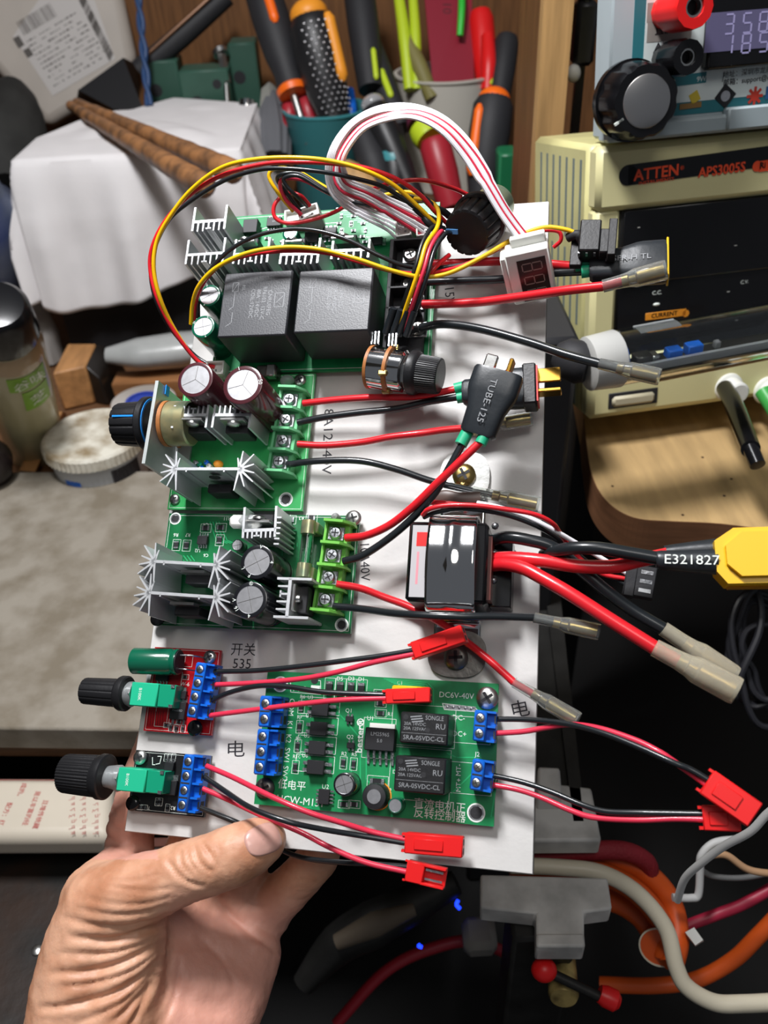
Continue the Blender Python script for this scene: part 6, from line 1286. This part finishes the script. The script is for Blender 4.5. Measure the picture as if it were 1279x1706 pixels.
# ---- black knobbed potentiometer facing the camera
def dirB(a, b): return (vec(b)-vec(a)).normalized()
def wires3(T, base, offs, cols, r=.72):
    for (dx, dy, dh), m_ in zip(offs, cols): wire(T, [(x+dx, y+dy, h+dh) for x, y, h in base], m_, r, n=8)
T = thing('large_knob_potentiometer', 'large round black knob with blue pointer mark, on three looping wires over the relay board', 'potentiometer', BD, B(790,378,30))
k0 = BD.L(WP(799,366,331)); k1 = BD.L(WP(765,400,317.5))
ax = dirB(k0, k1)
knob(T, k0-ax*1., ax, 12, 10.0, 9.2, nf=16, depth=.07, flange=11.0, label='large black knob with fluted side')
u_ = Vector((1,0,0)); u_ = (u_-ax*u_.dot(ax)).normalized(); w_ = ax.cross(u_)
tp = k0+ax*13.9
b = MB(mat('pale_blue_paint', '#5e9ad8', .4)); Mk = Matrix.Translation(tp-u_*5.8+w_*.4) @ Matrix((u_, w_, ax)).transposed().to_4x4(); b.box((0,0,0), (4.8,1.8,.5), M=Mk); b.obj('pointer_mark', T, label='pale blue pointer mark')
b = MB(STEEL); b.cyl(k0-ax*9, k0, 3.2); b.mt(ZINC).lathe(k0-ax*17, ax, [(0, 8), (9, 8), (9.6, 7)], 36); b.mt(PHENO).box(k0-ax*11-u_*8, (3, 9, 2)); b.mt(SOLDER).box(k0-ax*11-u_*10+w_*3, (3, 6, .6)); b.obj('potentiometer_body', T)
# long loop of yellow, red and black back to the second board
loop = [(733,380,24),(720,368,27),(697,345,32),(655,308,40),(610,285,46),(560,270,50),(500,263,53),(430,265,54),(370,279,52),(320,315,48),(285,358,44),(262,400,40),(256,445,36),(266,495,30),(290,548,20),(325,598,10),(352,612,8)]
y_l = [(x, y, h) for x, y, h in loop]
r_l = [(x+(6 if i < 6 else 4 if i < 8 else -5 if i < 13 else 6), y+(-14 if 2 < i < 5 else 8 if i in (6,7) else 2), h-2) for i, (x, y, h) in enumerate(loop)]
k_l = [(740,392,22),(722,372,26),(690,345,30),(640,312,36),(590,297,40),(540,287,44),(480,281,46),(430,283,46),(375,300,44),(325,330,41),(285,362,38),(262,402,36),(251,445,32),(258,495,27),(283,545,19),(322,590,10),(350,609,8)]
r_l = [(744,372,22),(722,350,28),(700,325,33),(660,298,40),(610,280,45),(560,273,48),(500,270,50),(440,273,50),(375,290,49),(322,320,46),(280,362,42),(256,405,38),(250,445,34),(262,497,29),(290,552,20),(330,602,10),(358,612,8)]
wire(T, y_l, WIREY, .85, label='long yellow wire'); wire(T, r_l, WIRER, .85, label='long red wire'); wire(T, k_l, WIREK, .85, label='long black wire')
b = MB(SHRINK)
for pts in (((735,372,24),(722,367,26),(702,356,29),(690,345,31)), ((742,395,22),(728,384,24),(714,372,27),(706,362,28)), ((748,360,22),(738,352,24),(722,345,27),(706,330,30))): b.tube(BL(pts), 1.35, 10, 6)
b.obj('solder_sleeve', T, label='black shrink sleeves on the solder joints')
# ---- small knurled potentiometer
T = thing('knurled_knob_potentiometer', 'silver potentiometer with small dark knurled knob lying beside the two big relays', 'potentiometer', BD, B(675,610,14))
p0 = B(622,612,18); p1 = B(742,628,20); ax = dirB(p0, p1)
b = MB(PHENO); b.lathe(p0-ax*1.2, ax, [(0, 8.4), (1.2, 8.4)], 40); b.lathe(p0+ax*6.6, ax, [(0, 9.0), (1.3, 9.0)], 40); b.mt(CHROME).lathe(p0, ax, [(0, 8.2), (6.6, 8.2)], 40); b.lathe(p0+ax*7.8, ax, [(0, 8.), (5, 8.), (5.8, 7)], 40)
b.mt(BRASS)
for k in range(5): a_ = .6+k*1.1; u_ = Vector((0,0,1)); v_ = ax.cross(u_).normalized(); u2 = v_.cross(ax); b.box(p0+ax*7.2+(u2*cos(a_)+v_*sin(a_))*8.4, (3.2, 2, 2), bev=.3)
b.mt(SOLDER)
for k in range(3):
    for j in (0, 7): q = p0+ax*(j+.5)+Vector((k*1.6-.5, 7.6-k*.5, 5+k*1.2)); b.box(q+Vector((0,2,0)), (.6, 5, 1.4))
b.obj('potentiometer_body', T, label='silver two-gang body with tan insulating discs')
b = MB(STEEL); b.lathe(p0+ax*13.6, ax, [(0, 6.4), (1, 6.4)], 6); b.lathe(p0+ax*12, ax, [(0, 3.4), (6, 3.4)], 20); b.obj('shaft', T)
knob(T, p0+ax*15, ax, 9.5, 7.2, 6.8, nf=52, depth=.035, flange=8.4, seg=312, label='dark grey finely knurled knob')
cs = [(671,556,16),(676,520,22),(690,480,28),(702,445,31),(712,405,32),(722,380,31),(733,358,28),(722,338,26),(700,325,25),(655,305,24),(600,300,20),(560,330,16)]
run = [(660,552,18),(672,520,24),(684,485,30),(697,445,34),(708,408,34),(725,382,31)]
for off_, m_, e_ in (((2,-1,0), WIREY, [(731,362,29),(727,345,28),(712,334,27),(690,331,26)]), ((9,4,-1), WIRERP, [(738,392,26)]), ((-4,-4,-2), WIREK, [(740,380,25)]), ((16,8,-2), WIREK, [(752,388,24)])):
    wire(T, [(x+off_[0], y+off_[1], h+off_[2]) for x, y, h in run]+e_, m_, .85)
wire(T, [(684,548,18),(688,510,22),(700,478,26),(725,445,28),(748,425,24)], WIRER, .9)
b = MB(SHRINK)
for k, (x, y) in enumerate(((646,545),(658,548),(668,549),(680,550))): b.tube(BL([(x-4, y+10, 17), (x+4, y-14, 21), (x+10, y-32, 24)]), 1.4, 10, 5)
b.obj('solder_sleeve', T, label='black shrink sleeves on the solder joints')
# ---- wires of the top socket and loop over the relays to the switch
T = thing('socket_lead', 'yellow, red and black wires curling out of the white socket atop the board', 'cable', BD, B(505,352,14), None)
wire(T, [(488,352,14),(462,320,24),(448,294,28),(458,281,29),(490,283,29),(530,305,26),(570,328,22),(600,334,18),(680,320,20),(735,350,22)], WIREY, .8)
wire(T, [(500,352,14),(478,322,22),(462,300,27),(470,290,30),(500,290,29),(540,315,26),(580,335,21),(640,345,16)], WIREK, .85)
wire(T, [(512,344,15),(492,325,24),(476,308,28),(474,296,30),(500,294,30),(545,320,26),(590,338,20)], WIREK, .8)
wire(T, [(502,358,14),(478,335,20),(467,312,25),(472,298,28),(505,300,27),(540,318,22),(585,340,15)], WIRERP, .85)
wire(T, [(516,343,15),(500,326,20),(478,322,20),(458,340,20),(458,362,18),(480,372,16),(520,366,14),(560,352,14),(595,330,20),(640,308,28),(700,300,30),(750,312,26),(780,325,22)], WIRER, .85)
T = thing('switch_lead', 'black rocker switch on yellow, red and black wires that loop over the relays', 'switch', BD, B(975,405,20))
pa = [(318,540,20),(321,505,26),(332,475,32),(360,446,36),(410,422,38),(470,412,38),(530,415,38),(590,430,38),(650,450,34),(700,461,30),(745,456,28),(800,430,26),(860,395,24),(905,379,24),(940,382,24),(962,390,23)]
pb = [(322,545,18),(326,505,24),(340,470,31),(370,440,34),(420,424,35),(480,418,36),(540,421,36),(600,437,35),(655,452,32),(705,456,28),(760,446,24),(810,425,23),(870,393,20),(905,384,19),(930,386,18),(934,400,16),(922,412,14)]
pc = [(330,530,18),(332,490,24),(350,450,31),(385,415,34),(430,392,36),(480,382,36),(530,385,36),(580,400,35),(630,425,32),(672,442,28),(720,447,24),(780,440,22)]
wire(T, pa, WIREY, .85, label='yellow wire'); wire(T, pb, WIRER, .8, label='red wire'); wire(T, pc, WIREK, .85, label='black wire')
M, L = oriented(B(958,402,22), B(1028,402,22)); b = MB(BLK); b.box((0,0,0), (L*.5, 13, 9), M=M @ Matrix.Translation((-L*.15,0,0)), bev=.5); b.box((0,0,0), (L*.28, 10, 8), M=M @ Matrix.Translation((L*.22,-2,0)), bev=.5); b.box((0,0,0), (3, 15, 10), M=M @ Matrix.Translation((L*.38,-1,0)), bev=.3); b.box((0,0,0), (L*.3, 12, 3), M=M @ Matrix.Translation((-L*.45,-3,-3)), bev=.3)
b.mt(SOLDER)
for k in range(3): b.box((0,0,0), (.8, .6, 2.4), M=M @ Matrix.Translation((-L*.38+k*2.8, -6.6, 2)))
b.obj('rocker_switch', T, label='black rocker switch')
b = MB(BLKM); b.tube(BL([(946,396,21),(962,391,23),(970,404,21)]), 1.8, 10, 4); b.obj('solder_sleeve', T)
# ================================================================== the hand
SKIN = mat('skin', '#d6a486', .48, sss=.12, bump=.35, bscale=420, var=.2, vscale=70, col2='#bb8262', detail=6)
_nt = SKIN.node_tree; _b = _nt.nodes['Principled BSDF']; _r = [n for n in _nt.nodes if n.type == 'VALTORGB'][0]
_at = _nt.nodes.new('ShaderNodeAttribute'); _at.attribute_name = 'palm_tone'; _mx = _nt.nodes.new('ShaderNodeMix'); _mx.data_type = 'RGBA'
_nt.links.new(_at.outputs['Fac'], _mx.inputs[0]); _nt.links.new(_r.outputs[0], _mx.inputs[6]); _mx.inputs[7].default_value = lin('#d59a88'); _nt.links.new(_mx.outputs[2], _b.inputs['Base Color'])
hb = MB(SKIN)
def chain(pts, sub=5):
    P = [(B(x, y, h), r) for x, y, h, r in pts]
    for (a, ra), (c, rc) in zip(P[:-1], P[1:]):
        n = max(2, int((c-a).length/ (min(ra, rc)*.3)))
        for k in range(n+1):
            t = k/n; hb.ball(a.lerp(c, t), ra+(rc-ra)*t, (1,1,1), 20, 12)
# thumb
chain([(447,1398,7.6,6.6), (436,1402,8.6,8.4), (412,1414,10.2,9.9), (388,1426,11.4,10.6), (350,1440,13,10.4), (318,1450,13.6,10.6), (274,1467,14,11.0), (215,1490,13,13.0), (170,1508,10,14.0)])
# thenar mass down to the wrist
chain([(170,1508,10,14.0), (152,1572,7,16.5), (140,1650,5,18.5), (138,1740,2,21), (140,1850,-2,24)])
chain([(215,1500,8,13), (212,1560,6,14), (200,1630,5,15), (190,1720,3,18)])
chain([(165,1500,4,14), (212,1440,-18,10), (230,1480,-14,13)])
# palm
chain([(262,1520,-12,12), (320,1560,-24,14), (372,1590,-28,14), (415,1590,-32,12.5)])
chain([(300,1500,-26,11), (380,1500,-34,11), (440,1520,-38,11)])
chain([(270,1600,-14,15), (330,1640,-20,16), (385,1650,-25,14)])
chain([(240,1700,-8,18), (300,1710,-14,17), (345,1720,-18,15.5)])
chain([(200,1800,-4,22), (280,1810,-12,20), (320,1820,-16,18)])
chain([(415,1590,-32,12.5), (385,1660,-25,14), (348,1730,-18,15.5), (330,1830,-16,17)])
# fingers behind the board
chain([(215,1470,-20,10.5), (216,1425,-19,9.6), (217,1380,-18,9.3), (232,1315,-17,8.8), (256,1250,-14.5,8.2), (275,1190,-13,7.4)])
chain([(300,1500,-28,10.5), (310,1430,-27,9.8), (330,1370,-20,9.4), (345,1290,-16,8.8), (360,1215,-13.6,7.8)])
chain([(380,1500,-34,10.5), (410,1430,-30,9.6), (430,1370,-21,9.0), (450,1290,-15,8.4), (462,1225,-13,7.4)])
chain([(440,1520,-38,10), (492,1470,-34,8.6), (530,1430,-26,8.), (548,1375,-17,7.4), (556,1320,-12.6,6.6)])
tmp = hb.obj('hand_source', frame=BD, origin=(60, 10, 0)); off_h = Vector(tmp['_A'])
md = tmp.modifiers.new('r', 'REMESH'); md.mode = 'VOXEL'; md.voxel_size = .0009
md = tmp.modifiers.new('s', 'SMOOTH'); md.factor = .5; md.iterations = 26
bpy.context.view_layer.update(); dg = bpy.context.evaluated_depsgraph_get()
hm = bpy.data.meshes.new_from_object(tmp.evaluated_get(dg)); bpy.data.objects.remove(tmp)
hm.calc_loop_triangles() if hasattr(hm, 'calc_loop_triangles') else None
CRE = [  # crease lines in the web, thenar and thumb joint: points on the picture, width and depth in mm
 ([(276,1526),(240,1537),(200,1545),(150,1540),(105,1528)], 1.5, .8), ([(272,1541),(225,1556),(176,1566),(110,1560)], 1.8, 1.5),
 ([(272,1556),(220,1578),(165,1590),(95,1588)], 1.3, .9), ([(272,1568),(215,1598),(156,1617),(82,1622)], 1.9, 1.6),
 ([(270,1580),(220,1616),(170,1634),(100,1646)], 1.2, .9), ([(267,1596),(226,1634),(186,1656),(110,1676),(60,1680)], 1.8, 1.6),
 ([(264,1610),(226,1650),(190,1678),(120,1710)], 1.3, 1.0), ([(259,1624),(228,1664),(186,1706)], 1.8, 1.5), ([(252,1642),(232,1680),(215,1712)], 1.4, 1.1),
 ([(281,1436),(296,1456),(320,1472),(344,1477)], 1.2, .8), ([(324,1412),(330,1432),(342,1447),(356,1452)], 1.1, .8), ([(336,1404),(350,1424),(366,1450)], .9, .6), ([(300,1418),(304,1442),(326,1466)], 1.0, .6), ([(312,1408),(316,1436),(336,1460)], .8, .4),
 ([(286,1478),(250,1484),(205,1480),(160,1470)], 1.0, .35), ([(280,1496),(240,1506),(190,1506),(140,1496)], 1.1, .45), ([(275,1510),(230,1522),(180,1524),(120,1512)], 1.1, .5), ([(250,1440),(210,1452),(160,1450)], .9, .25), ([(262,1456),(220,1468),(170,1466)], .9, .25),
 ([(360,1500),(400,1540),(440,1570),(470,1590)], 1.5, .8), ([(330,1560),(370,1600),(395,1650)], 1.2, .35), ([(300,1600),(290,1660),(270,1710)], 1.3, .5), ([(172,1388),(185,1400),(205,1408)], 1.2, .7), ([(180,1366),(192,1378),(208,1380)], 1.0, .5), ([(186,1350),(198,1358),(212,1360)], .8, .4)]
CS = []
for pts, w_, d_ in CRE:
    L_ = [(q.x, q.y) for q in spline([Vector((x, y, 0)) for x, y in pts], 6)]
    xs = [p[0] for p in L_]; ys = [p[1] for p in L_]; CS.append((L_, w_, d_, min(xs)-16, max(xs)+16, min(ys)-16, max(ys)+16))
CO = []
tone = []
for v in hm.vertices:
    p = v.co*1000+off_h; n_ = v.normal; wd = BD.W(p); px_, py_ = proj(wd); disp = 0
    if n_.z > -.2:
        for L_, w_, d_, x0, x1, y0, y1 in CS:
            if x0 < px_ < x1 and y0 < py_ < y1:
                m2 = 1e9; ti = 0
                for i in range(len(L_)-1):
                    ax_, ay_ = L_[i]; bx_, by_ = L_[i+1]; ex_, ey_ = bx_-ax_, by_-ay_; t = max(0, min(1, ((px_-ax_)*ex_+(py_-ay_)*ey_)/(ex_*ex_+ey_*ey_)))
                    q2 = (px_-ax_-ex_*t)**2+(py_-ay_-ey_*t)**2
                    if q2 < m2: m2 = q2; ti = (i+t)/(len(L_)-1)
                dm = math.sqrt(m2)/4.9; e = sin(pi*min(1, max(.0, .12+ti*.88)))**.5
                disp -= d_*e*math.exp(-(dm/w_*1.5)**2); disp += d_*.28*e*math.exp(-((dm-w_*1.5)/w_)**2)
        disp += .12*noise.noise(p*.9)+.25*noise.noise(p*.25)
    CO.append((v.co+n_*disp*.001))
    s_ = max(0, min(1, (px_-255)/40))*max(0, min(1, (py_-1470)/60)) if py_ > 1460 else (1 if px_ < 262 and py_ < 1432 else 0)
    tone.append(s_*.9)
for v, c in zip(hm.vertices, CO): v.co = c
hm.polygons.foreach_set('use_smooth', [True]*len(hm.polygons)); hm.update()
at = hm.attributes.new('palm_tone', 'FLOAT', 'POINT'); at.data.foreach_set('value', tone)
hm.materials.clear(); hm.materials.append(SKIN)
HAND = bpy.data.objects.new('hand', hm); COL.objects.link(HAND); HAND.matrix_world = BD.m @ Matrix.Translation(off_h*.001); HAND['_A'] = tuple(off_h); HAND['_f'] = FI[id(BD)]
tag(HAND, 'bare left hand holding the white board by its lower edge, thumb in front', 'hand')
# thumbnail laid on the thumb surface
bv = BVHTree.FromPolygons([tuple(BD.W(v.co*1000+off_h)) for v in hm.vertices], [tuple(p.vertices) for p in hm.polygons])
nc = (437.5, 1399.5); a_ = math.atan2(-24, 60); NA, NB = 31.0, 27.5
V = []; F = []; n1, n2 = 18, 28
cen = None; ring_ = []
pts = []
for i in range(n1+1):
    for j in range(n2):
        t = 2*pi*j/n2; r = i/n1; ct, st = cos(t), sin(t); ex_ = 2.9
        x = r*abs(ct)**(2/ex_)*(1 if ct > 0 else -1)*NA; y = r*abs(st)**(2/ex_)*(1 if st > 0 else -1)*NB*(.94+.06*x/NA)
        px_ = nc[0]+x*cos(a_)-y*sin(a_); py_ = nc[1]+x*sin(a_)+y*cos(a_)
        hit = bv.ray_cast(CAM, ray(px_, py_).normalized()); pts.append((hit[0], hit[1], r))
ok_ = [p for p in pts if p[0] is not None]
for p, n_, r in pts:
    if p is None: p, n_, r = ok_[-1]
    lift = .55 if r < .93 else .55-(r-.93)/.07*.5
    V.append(BD.L(p+n_*lift))
for i in range(n1):
    for j in range(n2): F.append((i*n2+j, i*n2+(j+1) % n2, (i+1)*n2+(j+1) % n2, (i+1)*n2+j))
nb = MB(mat('fingernail', '#cfa093', .3, coat=.3, var=.12, vscale=120, sss=.1)); nb.add(V, F, True)
no = nb.obj('thumbnail', HAND, label='short pale pink thumbnail')
md = no.modifiers.new('smooth', 'SMOOTH'); md.iterations = 4
for o in bpy.data.objects:
    for k in ('_A', '_f'):
        if k in o: del o[k]
